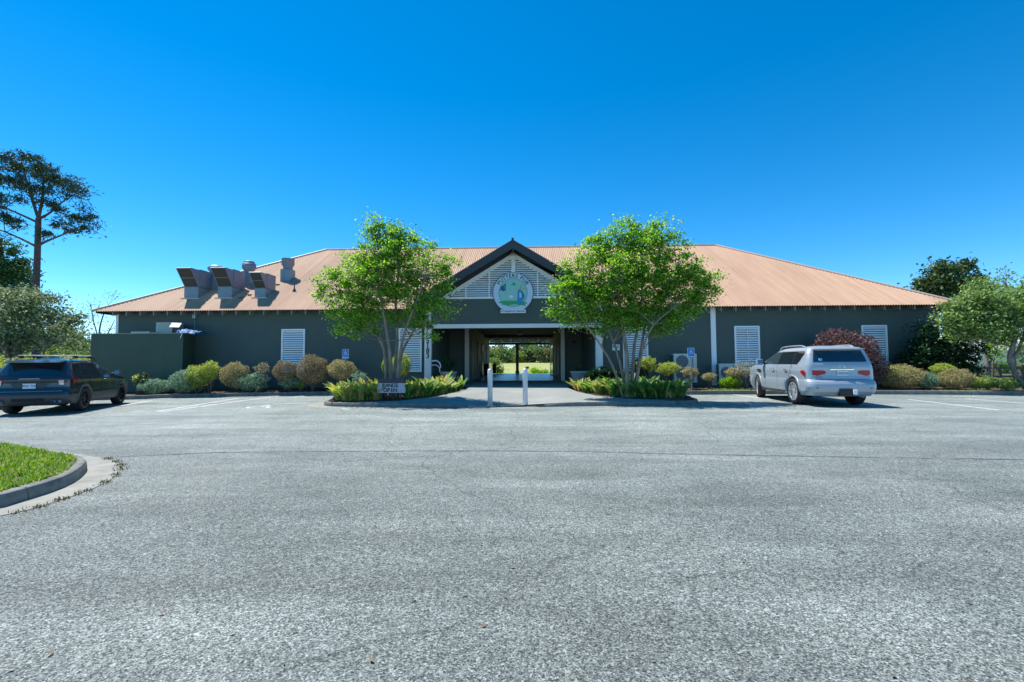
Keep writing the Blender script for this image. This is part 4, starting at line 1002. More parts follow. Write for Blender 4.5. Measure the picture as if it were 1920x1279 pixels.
BLR = [(1172, 448, 34), (1200, 450, 36), (1240, 455, 30), (1130, 470, 34), (1108, 488, 30), (1190, 490, 62), (1270, 500, 42), (1300, 520, 36), (1320, 545, 22), (1085, 520, 34), (1065, 545, 34), (1050, 575, 24), (1100, 560, 48), (1150, 550, 55), (1220, 550, 60), (1275, 560, 42), (1310, 565, 26), (1180, 590, 42), (1240, 600, 36), (1260, 615, 18), (1090, 592, 28), (1045, 592, 16), (1170, 420, 12), (1240, 425, 14), (1105, 455, 10), (1290, 455, 10), (1060, 500, 9), (1335, 545, 9), (1130, 610, 18), (1165, 520, 60), (1335, 520, 8), (1150, 600, 20), (1198, 604, 20), (1120, 592, 20), (1235, 622, 12), (1065, 605, 12), (1290, 585, 22), (1225, 405+15, 9), (1262, 440, 9), (1145, 436, 9), (1118, 450, 9)]
tree('crape_myrtle_tree', 'dense bright green crape myrtle with spreading pale stems in the right island', 'tree', br, tr_, BLR, YT, CRAPE, CRAPEB, dens=1.4, size=.102, clump=.165, perclump=70, twigs=1.9, spread_up=.8, group='crape myrtles flanking the entrance', limb_r=.03)

# --- left background trees
def V3(px, py, Y): return at(px, py, Y)
def onground(px, Y, z=0.): q = at(px, 690, Y); q.z = z; return q
b0 = onground(68, 38, -.2)
tp_ = [([b0, V3(68, 640, 38), V3(67, 560, 38), V3(70, 480, 38), V3(72, 410, 38)], .30, .20),
       ([V3(72, 410, 38), V3(62, 380, 38), V3(50, 340, 37.6), V3(38, 300, 37.5)], .13, .05),
       ([V3(72, 410, 38), V3(80, 370, 38.3), V3(82, 340, 38.5), V3(96, 305, 38.6)], .13, .05),
       ([V3(68, 463, 38), V3(88, 452, 37.5), V3(118, 440, 37.2), V3(150, 425, 37)], .11, .04),
       ([V3(66, 461, 38), V3(40, 448, 38.2), V3(10, 435, 38.6), V3(-20, 425, 39)], .11, .04),
       ([V3(66, 415, 38), V3(40, 403, 38), V3(10, 390, 38), V3(-20, 380, 38)], .10, .04),
       ([V3(72, 412, 38), V3(95, 398, 38), V3(115, 380, 38), V3(140, 365, 38)], .10, .04)]
PB = [(35, 305, 22), (15, 310, 20), (60, 310, 22), (85, 320, 22), (105, 330, 20), (125, 345, 18), (145, 352, 12), (20, 340, 20), (50, 340, 18), (90, 350, 22), (130, 370, 14), (150, 360, 9), (5, 375, 18), (-5, 330, 22), (100, 380, 14), (75, 375, 14), (35, 375, 12), (110, 400, 14), (140, 405, 14), (165, 410, 12), (172, 425, 8), (130, 425, 12), (150, 430, 9), (100, 420, 10), (20, 415, 12), (40, 425, 12), (5, 400, 10), (85, 440, 8), (45, 290, 12), (0, 440, 12), (-25, 380, 25), (-30, 330, 28), (155, 390, 9), (60, 355, 10)]
tree('pine_tree', 'tall bare trunked pine with a flat open crown at the left edge', 'tree', b0, tp_, PB, 38, PINEL, PINEB, dens=.72, size=.34, clump=.28, perclump=60, twigs=1.2, limb_r=.045, aspect=.22, flat=.8)
b1 = onground(10, 44, -.2)
tree('conifer_tree', 'bushy dark conifer behind the pine trunk at the left edge', 'tree', b1, [([b1, V3(8, 600, 44), V3(5, 500, 44), V3(0, 450, 44)], .35, .1)], [(0, 470, 30), (20, 490, 24), (35, 505, 20), (45, 520, 18), (10, 520, 34), (-10, 500, 40), (30, 540, 26), (55, 535, 10), (0, 560, 40)], 44, CONL, PINEB, dens=.75, size=.30, clump=.4, perclump=80)
b2 = onground(25, 27, -.1)
tree('broadleaf_tree', 'large grey green broadleaf tree with dark leaning trunks left of the building', 'tree', b2,
     [([b2, V3(26, 670, 27), V3(35, 640, 27), V3(50, 600, 27.2), V3(60, 560, 27.3)], .28, .07), ([b2+Vector((.3, .2, 0)), V3(38, 680, 27.5), V3(32, 650, 27.5), V3(15, 610, 27.8), V3(0, 570, 28)], .2, .07), ([b2+Vector((-.2, 0, 0)), V3(10, 660, 26.5), V3(-15, 620, 26.5), V3(-30, 580, 26.5)], .2, .06)],
     [(15, 550, 28), (45, 555, 26), (70, 570, 26), (92, 565, 18), (30, 580, 36), (60, 600, 36), (95, 595, 26), (115, 590, 18), (10, 610, 40), (90, 625, 28), (120, 615, 20), (135, 600, 10), (50, 635, 30), (20, 645, 30), (-15, 580, 45), (110, 640, 16), (0, 660, 20), (-20, 640, 30)], 27, OAKL, BARK, dens=.95, size=.19, clump=.32, perclump=76, limb_r=.05)
b3 = onground(78, 26, -.1)
tree('small_tree', 'small slender tree with a forked leaning trunk behind the grey SUV', 'tree', b3, [([b3, V3(80, 672, 26), V3(88, 650, 26), V3(100, 640, 26)], .07, .03), ([V3(84, 655, 26), V3(82, 640, 26), V3(78, 625, 26)], .035, .02)], [(100, 625, 18), (125, 630, 18), (140, 640, 14), (118, 610, 16), (150, 625, 9), (150, 655, 9), (85, 615, 14)], 26, OAKL, BARK, dens=.7, size=.13, clump=.25, perclump=36, limb_r=.025)
b4 = onground(185, 33, -.1)
tree('thin_tree', 'thin airy tree with new yellow green leaves behind the enclosure', 'tree', b4, [([b4, V3(185, 650, 33), V3(188, 610, 33), V3(200, 575, 33)], .09, .03), ([V3(186, 640, 33), V3(175, 600, 33), V3(170, 570, 33)], .05, .02), ([V3(186, 650, 33), V3(205, 620, 33), V3(215, 600, 33)], .05, .02)], [(205, 560, 16), (185, 580, 22), (165, 595, 20), (150, 600, 14), (210, 600, 22), (180, 620, 24), (200, 640, 22), (160, 630, 18), (150, 650, 14)], 33, DISTY, BARK, dens=.8, size=.13, clump=.36, perclump=22, limb_r=.03, twigs=1.9)
def bushrow(name, lab, cat, spots, Y, lm, dens, size, clump, per, group=None):
    c = at(spots[0][0], spots[0][1], Y); b = Vector((c.x, Y, -.1)); P_ = b+Vector((0, 0, .5))
    return tree(name, lab, cat, b, [([b, b+Vector((.05, 0, .3)), b+Vector((0, 0, .7))], .06, .03)], spots, Y, lm, BARK, dens=dens, size=size, clump=clump, perclump=per, group=group, limb_r=.02, twigs=.3, flat=.9)
bushrow('hedge_shrub', 'bright yellow green shrub at the far left edge behind the cars', 'shrub', [(8, 690, 20), (-10, 685, 20), (20, 697, 14)], 23, YGREEN, 1.4, .09, .16, 60, 'yellow green shrubs behind the cars')
bushrow('hedge_shrub', 'small bright yellow green shrub between the trunks behind the grey SUV', 'shrub', [(42, 678, 9), (36, 684, 8)], 24.5, YGREEN, 1.6, .08, .14, 60, 'yellow green shrubs behind the cars')
bushrow('hedge_shrub', 'low yellow green shrub behind the roof of the grey SUV', 'shrub', [(62, 680, 12), (85, 682, 12), (104, 683, 10)], 25, YGREEN, 1.5, .08, .14, 60, 'yellow green shrubs behind the cars')
bushrow('hedge_shrub', 'rounded yellow green shrub against the left end of the enclosure', 'shrub', [(135, 676, 14), (150, 672, 14), (164, 678, 12), (120, 682, 8)], 24.6, YGREEN, 1.5, .08, .14, 60, 'yellow green shrubs behind the cars')
k_ = 0
for (px, py, r, Y, lm) in [(100, 655, 26, 52, DISTY), (140, 640, 24, 56, DISTL), (60, 650, 30, 60, DISTL), (165, 655, 22, 60, DISTY), (10, 650, 34, 58, DISTL), (130, 668, 16, 46, DISTL), (190, 665, 20, 50, DISTL), (-40, 640, 40, 50, DISTL), (30, 665, 26, 48, DISTL), (85, 668, 22, 47, DISTY), (150, 640, 22, 62, DISTL), (115, 625, 20, 66, DISTL), (205, 650, 18, 58, DISTY)]:
    b = onground(px, Y, -.1)
    tree('distant_tree', 'pale green tree well behind the left end of the lot', 'tree', b, [([b, V3(px, py+5, Y), V3(px, py-10, Y)], .15, .06)], [(px, py, r), (px-8, py+8, r*.7), (px+9, py+6, r*.7), (px, py+16, r*.9)], Y, lm, BARK, dens=.5, size=.34, clump=.5, perclump=60, group='pale trees behind the left end of the lot', twigs=.5)

# --- right side trees
b = onground(1775, 42, .2)
tree('magnolia_tree', 'dark glossy magnolia rising behind the right end of the roof', 'tree', b, [([b, V3(1775, 620, 42), V3(1772, 560, 42), V3(1770, 520, 42)], .3, .1), ([V3(1772, 560, 42), V3(1800, 520, 42), V3(1812, 495, 42)], .12, .04)],
     [(1775, 505, 18), (1755, 515, 18), (1735, 525, 16), (1722, 535, 10), (1790, 515, 20), (1810, 505, 12), (1812, 492, 7), (1770, 535, 28), (1800, 535, 24), (1740, 545, 24), (1820, 530, 12), (1780, 560, 34), (1830, 522, 5), (1745, 570, 26)], 42, MAGL, BARK, dens=1.1, size=.32, clump=.35, perclump=50)
b = onground(1852, 34, .2)
tree('broadleaf_tree', 'mid green tree between the magnolia and the right edge', 'tree', b, [([b, V3(1850, 620, 34), V3(1850, 560, 34)], .2, .07)], [(1840, 535, 14), (1825, 545, 14), (1855, 545, 18), (1838, 560, 24), (1865, 565, 20), (1848, 590, 30), (1880, 590, 24), (1815, 565, 12)], 34, HOLL, BARK, dens=1.1, size=.22, clump=.3, perclump=60)
b = onground(1900, 30, .2)
tree('broadleaf_tree', 'airy pale green tree high at the right edge', 'tree', b, [([b, V3(1898, 620, 30), V3(1893, 560, 30), V3(1885, 530, 30)], .14, .05), ([V3(1895, 570, 30), V3(1915, 545, 30), V3(1925, 525, 30)], .08, .03)], [(1885, 512, 12), (1875, 525, 12), (1897, 520, 12), (1882, 540, 12), (1910, 545, 10), (1925, 530, 12), (1935, 550, 22), (1900, 560, 12)], 30, HOLL, BARK, dens=.55, size=.14, clump=.28, perclump=30)
bb = at(1925, 735, 20.4); bb.z = .3
tree('evergreen_tree', 'light green spreading tree with a curved pale trunk at the right edge', 'tree', bb,
     [([bb, at(1912, 715, 20.4), at(1898, 690, 20.4), at(1893, 670, 20.4), at(1898, 650, 20.4), at(1905, 630, 20.4), at(1900, 610, 20.4)], .11, .06), ([at(1895, 672, 20.4), at(1908, 660, 20.6), at(1915, 640, 20.8), at(1925, 615, 21)], .07, .04), ([at(1902, 640, 20.4), at(1880, 615, 20.2), at(1850, 600, 20)], .05, .02)],
     [(1800, 580, 22), (1780, 588, 14), (1825, 572, 26), (1850, 570, 30), (1880, 570, 32), (1910, 570, 34), (1820, 600, 32), (1790, 610, 20), (1860, 605, 34), (1900, 610, 34), (1830, 625, 20), (1785, 628, 12), (1945, 590, 50), (1880, 632, 14), (1812, 618, 20), (1960, 620, 30), (1775, 600, 9), (1870, 590, 40)], 20.4, HOLL, BARK, dens=1.6, size=.14, clump=.21, perclump=60, limb_r=.03, group=None)
b = onground(1860, 24, .3)
tree('small_tree', 'lime green young tree lit behind the curved trunk', 'tree', b, [([b, at(1862, 680, 24), at(1868, 660, 24), at(1872, 645, 24)], .05, .02)], [(1870, 645, 12), (1855, 640, 10), (1880, 655, 10), (1865, 660, 10), (1885, 640, 9), (1878, 668, 8), (1850, 650, 7)], 24, LIME, BARK, dens=1.2, size=.12, clump=.18, perclump=24)
for (px, Y, spots, lab) in [(1735, 23, [(1735, 640, 22), (1725, 655, 20), (1745, 665, 26), (1720, 680, 20), (1748, 620, 18), (1755, 690, 22)], 'tall dark green shrub climbing the wall right of the last shutter'),
                            (1700, 23.2, [(1700, 680, 16), (1692, 690, 16), (1710, 672, 14), (1705, 694, 16)], 'lower dark green shrub against the wall under the last shutter'),
                            (1785, 23, [(1785, 650, 26), (1775, 680, 28), (1800, 670, 26), (1790, 695, 22), (1810, 690, 20), (1830, 660, 14), (1768, 640, 20), (1815, 640, 16)], 'broad dark green shrub in the shade at the building corner')]:
    bushrow('dark_shrub', lab, 'shrub', spots, Y, DARKL, 1.3, .14, .2, 60, 'dark shrubs by the right corner of the building')
for (px, py, r, Y, lm) in [(1870, 690, 18, 40, LIME), (1905, 690, 20, 44, DISTY), (1850, 700, 14, 36, DISTL), (1935, 660, 34, 60, DISTL), (1960, 620, 40, 50, DISTL), (1830, 690, 14, 38, DISTL)]:
    b = onground(px, Y, .3)
    tree('distant_shrub', 'sunlit green bush beyond the rail fence at the right', 'shrub', b, [([b, V3(px, py+3, Y), V3(px, py, Y)], .08, .04)], [(px, py, r), (px-8, py+4, r*.7), (px+8, py+4, r*.7)], Y, lm, BARK, dens=.6, size=.2, clump=.3, perclump=46, group='sunlit bushes beyond the rail fence', twigs=.3)

# --- far tree line seen through the breezeway (and beyond the sides of the building)
fx = 0
lm_list = [DISTL, DISTY, DISTL, DISTR, DISTY, DISTL, DISTD, DISTL, DISTY, DISTL]
for i in range(26):
    px = 915+i*4.9; Y = 128+random.uniform(-6, 10); top = random.choice([652, 656, 660, 650]); lm = lm_list[i % 10]
    if i in (1, 5, 12, 13, 19, 22): lm = DISTD; top = 644+random.uniform(0, 4); Y += 14
    b = at(px, 679, Y); b.z -= .3; r = random.uniform(6, 9)
    tree('far_tree', 'distant tree in the line across the driving range seen through the breezeway', 'tree', b, [([b, at(px, 672, Y), at(px+.5, 664, Y)], .25, .1)],
         [(px, top+r*.8, r*.8), (px-2.5, top+r*1.6, r), (px+2.5, top+r*1.7, r), (px, top+r*2.4, r)], Y, lm, BARK, dens=.05, size=.75, clump=.8, perclump=32, group='far tree line across the driving range', twigs=.4)
hedge_pts = []
for k in range(24000):
    x = random.uniform(-75, 75); y = 172+random.uniform(-5, 5)+8*math.sin(x*.05); hh = 5+2.2*math.sin(x*.13)+1.3*math.sin(x*.41)
    hedge_pts.append((x-5, y, 1.7+random.random()**.7*hh))
for k in range(26000):
    a = random.choice((random.uniform(25, 78), random.uniform(-78, -25))); rr = 165+random.uniform(-7, 7)+10*math.sin(a*.31); x = rr*math.sin(R_(a)); y = max(rr*math.cos(R_(a)), 26)
    hh = 7+2.5*math.sin(a*.9)+1.6*math.sin(a*2.7); hedge_pts.append((x, y, float(terr(np.array(x), np.array(y)))+random.random()**.7*hh))
tag(leaf_cloud('far_woods', np.array(hedge_pts), 1.5, DISTL, None, .7), 'continuous far off wood closing the driving range', 'woods', kind='stuff')
# bushes at the near edge of the range
for (px, py, r, Y, lab) in [(1002, 694, 6, 56, 'leafy green plant at the range edge right of the centre post'), (1021, 696, 5, 56, 'leafy green plant at the range edge by the right wall')]:
    bushrow('leafy_shrub', lab, 'shrub', [(px, py, r), (px-5, py+3, r*.7), (px+5, py+3, r*.7)], Y, LIME, 1.2, .22, .25, 40)
bushrow('leafy_shrub', 'dark sloping shrub outside the left end of the breezeway', 'shrub', [(927, 676, 5), (930, 684, 7), (934, 692, 8), (925, 690, 8), (938, 697, 6), (920, 680, 6)], 51.6, HOLL, 1.3, .2, .25, 50)

# ============================================================ SHRUBS IN THE BEDS
def shrub(px, py, hw, hh, Y, lm, lab, group, size=.06, n=None, stem=True, ragged=.12, name='round_shrub', trim=1.):
    Y = min(Y, (21.45 if px < 405 else 22.35) if px < 960 else 22.05) if hw < 58 else Y
    ragged = max(ragged, .1)
    c = at(px, py, Y); rx = hw*Y/FPX; rz = hh*Y/FPX; gz_ = float(bedz(np.array(c.x), np.array(Y)))
    root = empty(name, (c.x, Y, gz_), 0, lab, 'shrub', group); cz = c.z-gz_
    n = int(n*1.3) if n else int(4600*(rx*rx+rx*rz)/.9*(.06/size)**1.3)+900
    size *= 1.12
    v = rng.normal(size=(n, 3)); v /= np.linalg.norm(v, axis=1)[:, None]; rad = (1-.45*rng.random(n)**2.2)
    lump = 1+ragged*(np.sin(v[:, 0]*5+px)*np.cos(v[:, 2]*6+px*.3)+.6*np.sin(v[:, 1]*9+v[:, 0]*7))+rng.normal(size=n)*ragged*.35
    P_ = v*(rad*lump)[:, None]*np.array([rx, rx*.85, rz]); P_[:, 2] += cz; P_ = P_[P_[:, 2] > .03]
    leaf_cloud('foliage', P_, size, lm, root, .55, .35)
    if stem:
        mb = MB()
        for k in range(7):
            a = random.uniform(0, 6.28); e = Vector((math.cos(a)*rx*.6, math.sin(a)*rx*.5, max(cz, .15)+random.uniform(-.2, .35)*rz)); branchy(mb, (random.gauss(0, .05), random.gauss(0, .05), -.03), e, .016, .006, .12, 4)
        mb.build('stems', TWIG, root, True)
    return root
GL = 'clipped shrubs in the bed left of the entrance'; GR = 'clipped shrubs in the bed right of the entrance'
shrub(268, 716, 14, 14, 21.7, MAGL, 'dark leafy plant just ahead of the grey SUV', GL, .13, 260, ragged=.2, name='leafy_plant')
shrub(258, 712, 9, 9, 21.9, YGREEN, 'yellow green leaf tuft behind the bonnet of the grey SUV', GL, .13, 90, ragged=.3, name='leafy_plant')
shrub(292, 725, 28, 14, 21.5, BLUEG, 'low blue green shrub, leftmost full one in front of the enclosure', GL, .055)
shrub(349, 714, 27, 21, 21.9, BLUEG, 'green loose shrub between the low blue green one and the taller yellow tipped one', GL, .055)
shrub(372, 706, 22, 20, 22.3, YGREEN, 'yellow green shrub leaning against the taller yellow tipped one', GL, .055, ragged=.2)
shrub(393, 696, 16, 18, 22.4, YGREEN, 'taller yellow tipped shrub at the corner of the enclosure', GL, .055, ragged=.2)
shrub(441, 703, 25, 23, 22.6, OLIVE, 'round tan and yellow clipped ball left of the sparse shrub', GL, .05, ragged=.06)
shrub(474, 717, 26, 17, 22.3, BLUEG, 'blue green loose shrub in front of the tan ball and the sparse shrub', GL, .055, ragged=.2)
shrub(492, 690, 14, 11, 23.0, OLIVE, 'small sparse shrub with thin leaves against the dark wall', GL, .05, 330, ragged=.3)
shrub(535, 696, 22, 20, 23.0, BROWNO, 'brownish round clipped shrub under the leftmost shutter', GL, .05, ragged=.06)
shrub(545, 718, 18, 9, 22.6, BLUEG, 'very low blue green plant in front of the brownish round shrub', GL, .05, ragged=.25)
shrub(564, 722, 8, 7, 22.6, LIME, 'small bright green tuft beside the very low blue green plant', GL, .06, 160, ragged=.3)
shrub(587, 693, 29, 27, 22.9, BROWNO, 'largest brown olive clipped ball right of the leftmost shutter', GL, .05, ragged=.06)
shrub(641, 693, 26, 18, 22.6, OLIVE, 'tan clipped ball directly below the left parking sign', GL, .05, ragged=.07)
shrub(675, 706, 14, 9, 21.5, BLUEG, 'small blue green plant peeking out behind the left island plants', GL, .07, 300, ragged=.3)
shrub(752, 684, 19, 22, 21.6, YGREEN, 'bright green rounded shrub beside the trunks of the left crape myrtle', GL, .06, ragged=.1)
shrub(724, 686, 8, 14, 22.4, YGREEN, 'narrow green shrub seen between the stems of the left crape myrtle', GL, .06, ragged=.1)
shrub(1202, 690, 18, 18, 22.2, DARKL, 'dark bluish shrub behind the stems of the right crape myrtle', GR, .07)
shrub(1213, 683, 16, 13, 21.8, YGREEN, 'yellow green shrub just right of the right crape myrtle stems', GR, .06, ragged=.2)
shrub(1253, 691, 19, 11, 20.9+1, YGREEN, 'flat topped yellow green shrub on bare stems left of the right parking sign', GR, .055, ragged=.18)
shrub(1294, 698, 14, 9, 22.2, OLIVE, 'yellow tan shrub on bare stems behind the post of the right parking sign', GR, .05, ragged=.18)
shrub(1330, 707, 12, 7, 22.3, OLIVE, 'little tan shrub in front of the short condenser unit', GR, .045, ragged=.18)
shrub(1376, 700, 14, 9, 22.2, OLIVE, 'yellow tan shrub right of the short condenser unit', GR, .05, ragged=.15)
shrub(1364, 717, 13, 9, 21.8, LIME, 'small bright green shrub in front of the yellow tan one', GR, .06, ragged=.2)
shrub(1381, 716, 9, 9, 21.9, YGREEN, 'small yellow green shrub near the front wheel of the silver SUV', GR, .055, ragged=.2)
shrub(1397, 690, 21, 15, 23.1, OLIVE, 'dark sparse shrub under the shutter left of the silver SUV', GR, .06, 420, ragged=.3)
shrub(1584, 683, 60, 62, 22.2, PURPLE, 'huge mounded purple leaved shrub behind the silver SUV', GR, .085, 15000, ragged=.09, name='purple_shrub')
shrub(1688, 706, 37, 20, 21.8, OLIVE, 'wide tan and yellow clipped shrub right of the silver SUV', GR, .05, 6500, ragged=.06)
shrub(1680, 695, 26, 8, 22.1, YGREEN, 'flat bright fringe of shrub behind the wide tan clipped one', GR, .055, 1500, ragged=.15)
shrub(1735, 714, 20, 15, 21.6, BLUEG, 'green loose shrub between the wide and the round tan shrubs', GR, .055, ragged=.22)
shrub(1767, 692, 17, 10, 21.8, YGREEN, 'yellow green shrub behind the round tan one', GR, .055, ragged=.2)
shrub(1792, 709, 27, 17, 21.2, OLIVE, 'round yellow and tan shrub on bare stems right of the green loose one', GR, .05, ragged=.12)
shrub(1830, 718, 13, 10, 20.9, YGREEN, 'small green shrub right of the round yellow and tan one', GR, .055, ragged=.25)
shrub(1853, 717, 14, 10, 20.9, HOLL, 'small green shrub second from the curved tree trunk', GR, .055, ragged=.25)
shrub(1890, 720, 18, 10, 20.6, HOLL, 'low green shrub at the foot of the curved tree trunk', GR, .055, ragged=.25)
# ground cover tufts on the right bed
Pc = []
for k in range(2600):
    px = random.choice([random.gauss(1340, 22), random.gauss(1750, 20), random.gauss(1860, 25)]); q = G(px, 735); y = np.interp(q.x, krx, kry)+.1+abs(random.gauss(0, .35)); x = q.x+random.gauss(0, .1); Pc.append((x, y, float(bedz(np.array(x), np.array(y)))))
blades('ground_cover', Pc, .07, .02, LIME, 'low bright green ground cover creeping to the right kerb', 1.)

# --- strap leaved plants (islands)
CANNA = leafmat('strap_leaf', [(.05, .14, .03), (.10, .24, .05), (.18, .36, .08), (.07, .19, .045), (.38, .44, .13), (.04, .11, .03)], .35, .35)
CANNAY = leafmat('strap_leaf_yellow', [(.16, .34, .06), (.40, .52, .10), (.60, .60, .16), (.28, .45, .08), (.66, .32, .14), (.62, .55, .28), (.10, .24, .05)], .35, .35)
def strap(P0, n, h, wd, r):
    V = []; Fq = []
    for k in range(n):
        a = r.uniform(0, 6.283); ln = r.uniform(.15, 1.0); hh = h*r.uniform(.55, 1.1); w_ = wd*r.uniform(.7, 1.25); d = Vector((math.cos(a), math.sin(a), 0)); s = Vector((-math.sin(a+.3), math.cos(a+.3), 0))
        b0 = Vector((r.gauss(0, .06), r.gauss(0, .06), 0)); o = len(V); drop = r.uniform(-.05, .35)
        for t, ww in ((0, .25), (.3, .7), (.6, 1.), (.85, .7), (1., .05)):
            c = b0+d*(ln*hh*t**1.7)+Vector((0, 0, hh*(t-drop*t**3))); fold = Vector((0, 0, .18*w_*ww))
            V += [tuple(c-s*w_*ww/2+fold), tuple(c), tuple(c+s*w_*ww/2+fold)]
        for i in range(4):
            q = o+i*3; Fq += [(q, q+1, q+4, q+3), (q+1, q+2, q+5, q+4)]
    return V, Fq
protos = {}
for key, m_ in (('g', CANNA), ('y', CANNAY)):
    protos[key] = []
    for k in range(4):
        V, Fq = strap(None, 14, .62, .16, random); me = bpy.data.meshes.new('leafy_plant'); me.from_pydata(V, [], Fq); me.update(); me.materials.append(m_); protos[key].append(me)
def put_strap(x, y, key, label, group, s=1.):
    o = bpy.data.objects.new('leafy_plant', random.choice(protos[key])); C.objects.link(o); o.location = (x, y, float(islz(np.array(x), np.array(y)))-.02); o.rotation_euler.z = random.uniform(0, 6.28); k = s*random.uniform(.75, 1.2); o.scale = (k, k, k*random.uniform(.9, 1.1)); tag(o, label, 'plant', group)
def strap_row(n, path, w_, keyf, label, group, s=1.):
    P_ = smooth_pts(path, 8); L = len(P_)-1
    for k in range(n):
        p = P_[min(L, int(k/(n-1)*L))]; put_strap(p.x+random.gauss(0, w_), p.y+abs(random.gauss(0, w_)), keyf(k/(n-1)), label, group, s)
strap_row(26, [(-7.0, 17.1), (-6.6, 16.9), (-6.1, 16.85), (-5.75, 17.0)], .13, lambda t: 'y' if random.random() < .85 else 'g', 'strap leaved green, yellow and orange plant in the left island left of the range sign', 'strap leaved plants left of the range sign')
strap_row(14, [(-7.0, 17.6), (-6.4, 17.6), (-5.7, 17.9)], .16, lambda t: 'y' if random.random() < .7 else 'g', 'strap leaved green, yellow and orange plant in the left island left of the range sign', 'strap leaved plants left of the range sign')
strap_row(30, [(-4.45, 17.35), (-3.95, 18.2), (-3.4, 19.5), (-3.15, 20.8)], .13, lambda t: 'y' if random.random() < .4 else 'g', 'strap leaved green and yellow plant between the range sign and the walkway', 'strap leaved plants between the range sign and the walkway')
strap_row(20, [(-4.5, 17.8), (-4.1, 19.), (-3.8, 20.6)], .2, lambda t: 'y' if random.random() < .45 else 'g', 'strap leaved green and yellow plant between the range sign and the walkway', 'strap leaved plants between the range sign and the walkway', 1.1)
strap_row(16, [(2.35, 20.9), (2.55, 19.6), (2.95, 18.6), (3.4, 17.9)], .10, lambda t: 'y' if random.random() < .65 else 'g', 'yellow green strap leaved plant along the walkway edge of the right island', 'yellow strap leaved plants beside the walkway')
strap_row(38, [(3.5, 17.6), (4.0, 17.2), (4.8, 17.0), (5.4, 17.0), (5.75, 17.35)], .13, lambda t: 'y' if random.random() < .15 else 'g', 'dark green strap leaved plant in the front of the right island', 'green strap leaved plants in the right island')
strap_row(26, [(3.0, 19.4), (3.9, 18.3), (4.9, 17.9), (5.8, 18.4)], .25, lambda t: 'g', 'dark green strap leaved plant in the front of the right island', 'green strap leaved plants in the right island', 1.05)
for i, (px, py, r) in enumerate([(1130, 700, 14), (1148, 704, 14), (1112, 706, 12), (1165, 708, 12)]):
    shrub(px, py, r, 12, 21.2, DARKL, ('dark broad leaved plant at the foot of the right porch post', 'dark broad leaved plant right of the right porch post', 'dark broad leaved plant beside the right planter', 'dark broad leaved plant left of the right crape myrtle stems')[i], 'dark broad leaved plants behind the right island', .15, 260, ragged=.25, name='leafy_plant')

# ============================================================ PLANTERS AND THINGS IN THE PORCH
POT = mat('planter_grey', (.28, .30, .31), .7, col2=(.36, .38, .38), nscale=6)
for (px, Y, lab, big) in ((841, 23.4, 'grey planter with tall dark spiky leaves left of the entrance', 1), (1085, 23.4, 'grey planter with low dark leaves right of the entrance', 0)):
    q = at(px, 697, Y); r_ = empty('planter', (q.x, Y, .33), label=lab, cat='planter', group='grey planters in the porch')
    mb = MB(); mb.lathe([(.26, 0), (.34, .35), (.40, .62), (.44, .66), (.44, .74), (.38, .74), (.36, .66), (0, .65)], 24); mb.build('pot', POT, r_, True)
    V, Fq = strap(None, 34 if big else 20, 1.15 if big else .4, .06, random); mb = MB(); mb.add(V, Fq, Matrix.Translation((0, 0, .66))); mb.build('foliage', DARKL, r_)
q = at(812, 683, 23.3); cb = empty('curved_rack', (q.x, 23.3, .3), label='pair of white curved bars beside the post with the house numbers', cat='rack'); 
for dz in (0, -.22):
    P_ = [at(809, 678, 23.3), at(814, 676.5, 23.3), at(820, 677, 23.3), at(825, 682, 23.3), at(826, 690, 23.3)]; mb = MB(); mb.tube(smooth3([p-Vector(cb.location)+Vector((-.02*abs(dz)*5, dz*.3, dz)) for p in P_], 4), .035 if dz == 0 else .022, 8); mb.build('bar', WHITE, cb, True)
mb = MB(); mb.tube([(.05, 0, 0), (.05, 0, .9)], .02, 8); mb.build('stand', BLACK, cb)
for i, (px, Y, lab) in enumerate(((911, 37.5, 'dark pull cart with shiny fittings against the left breezeway wall, nearer one'), (927, 45.5, 'dark pull cart with shiny fittings against the left breezeway wall, farther one'))):
    q = at(px, 700, Y); r_ = empty('golf_pull_cart', (q.x, Y, FLOOR), label=lab, cat='golf cart', group='dark pull carts in the breezeway')
    mb = MB(); mb.tube([(0, .0, .15), (0, .1, .6), (0, .2, 1.05)], [.16, .18, .2], 12); mb.build('bag', BLACK, r_, True)
    for sx in (-.3, .3):
        mb = MB(); mb.lathe([(.05, -.03), (.18, -.035), (.2, 0), (.18, .035), (.05, .03)], 16, Matrix.Translation((sx, 0, .2)) @ Matrix.Rotation(R_(90), 4, 'Y')); mb.build('wheel', BLACK, r_, True)
    mb = MB(); mb.tube([(-.3, 0, .2), (.3, 0, .2)], .015, 6); mb.tube([(0, .05, .2), (.1, -.35, .9), (.1, -.5, 1.05)], .018, 6); mb.build('frame', GALV, r_)
    for k in range(5):
        a = k*1.256; mb = MB(); mb.tube([(.1*math.cos(a), .2+.08*math.sin(a), .95), (.13*math.cos(a), .22+.1*math.sin(a), 1.2+.04*k)], [.012, .035], 6); mb.build('club_head', GALV if k % 2 else SIGNW, r_)

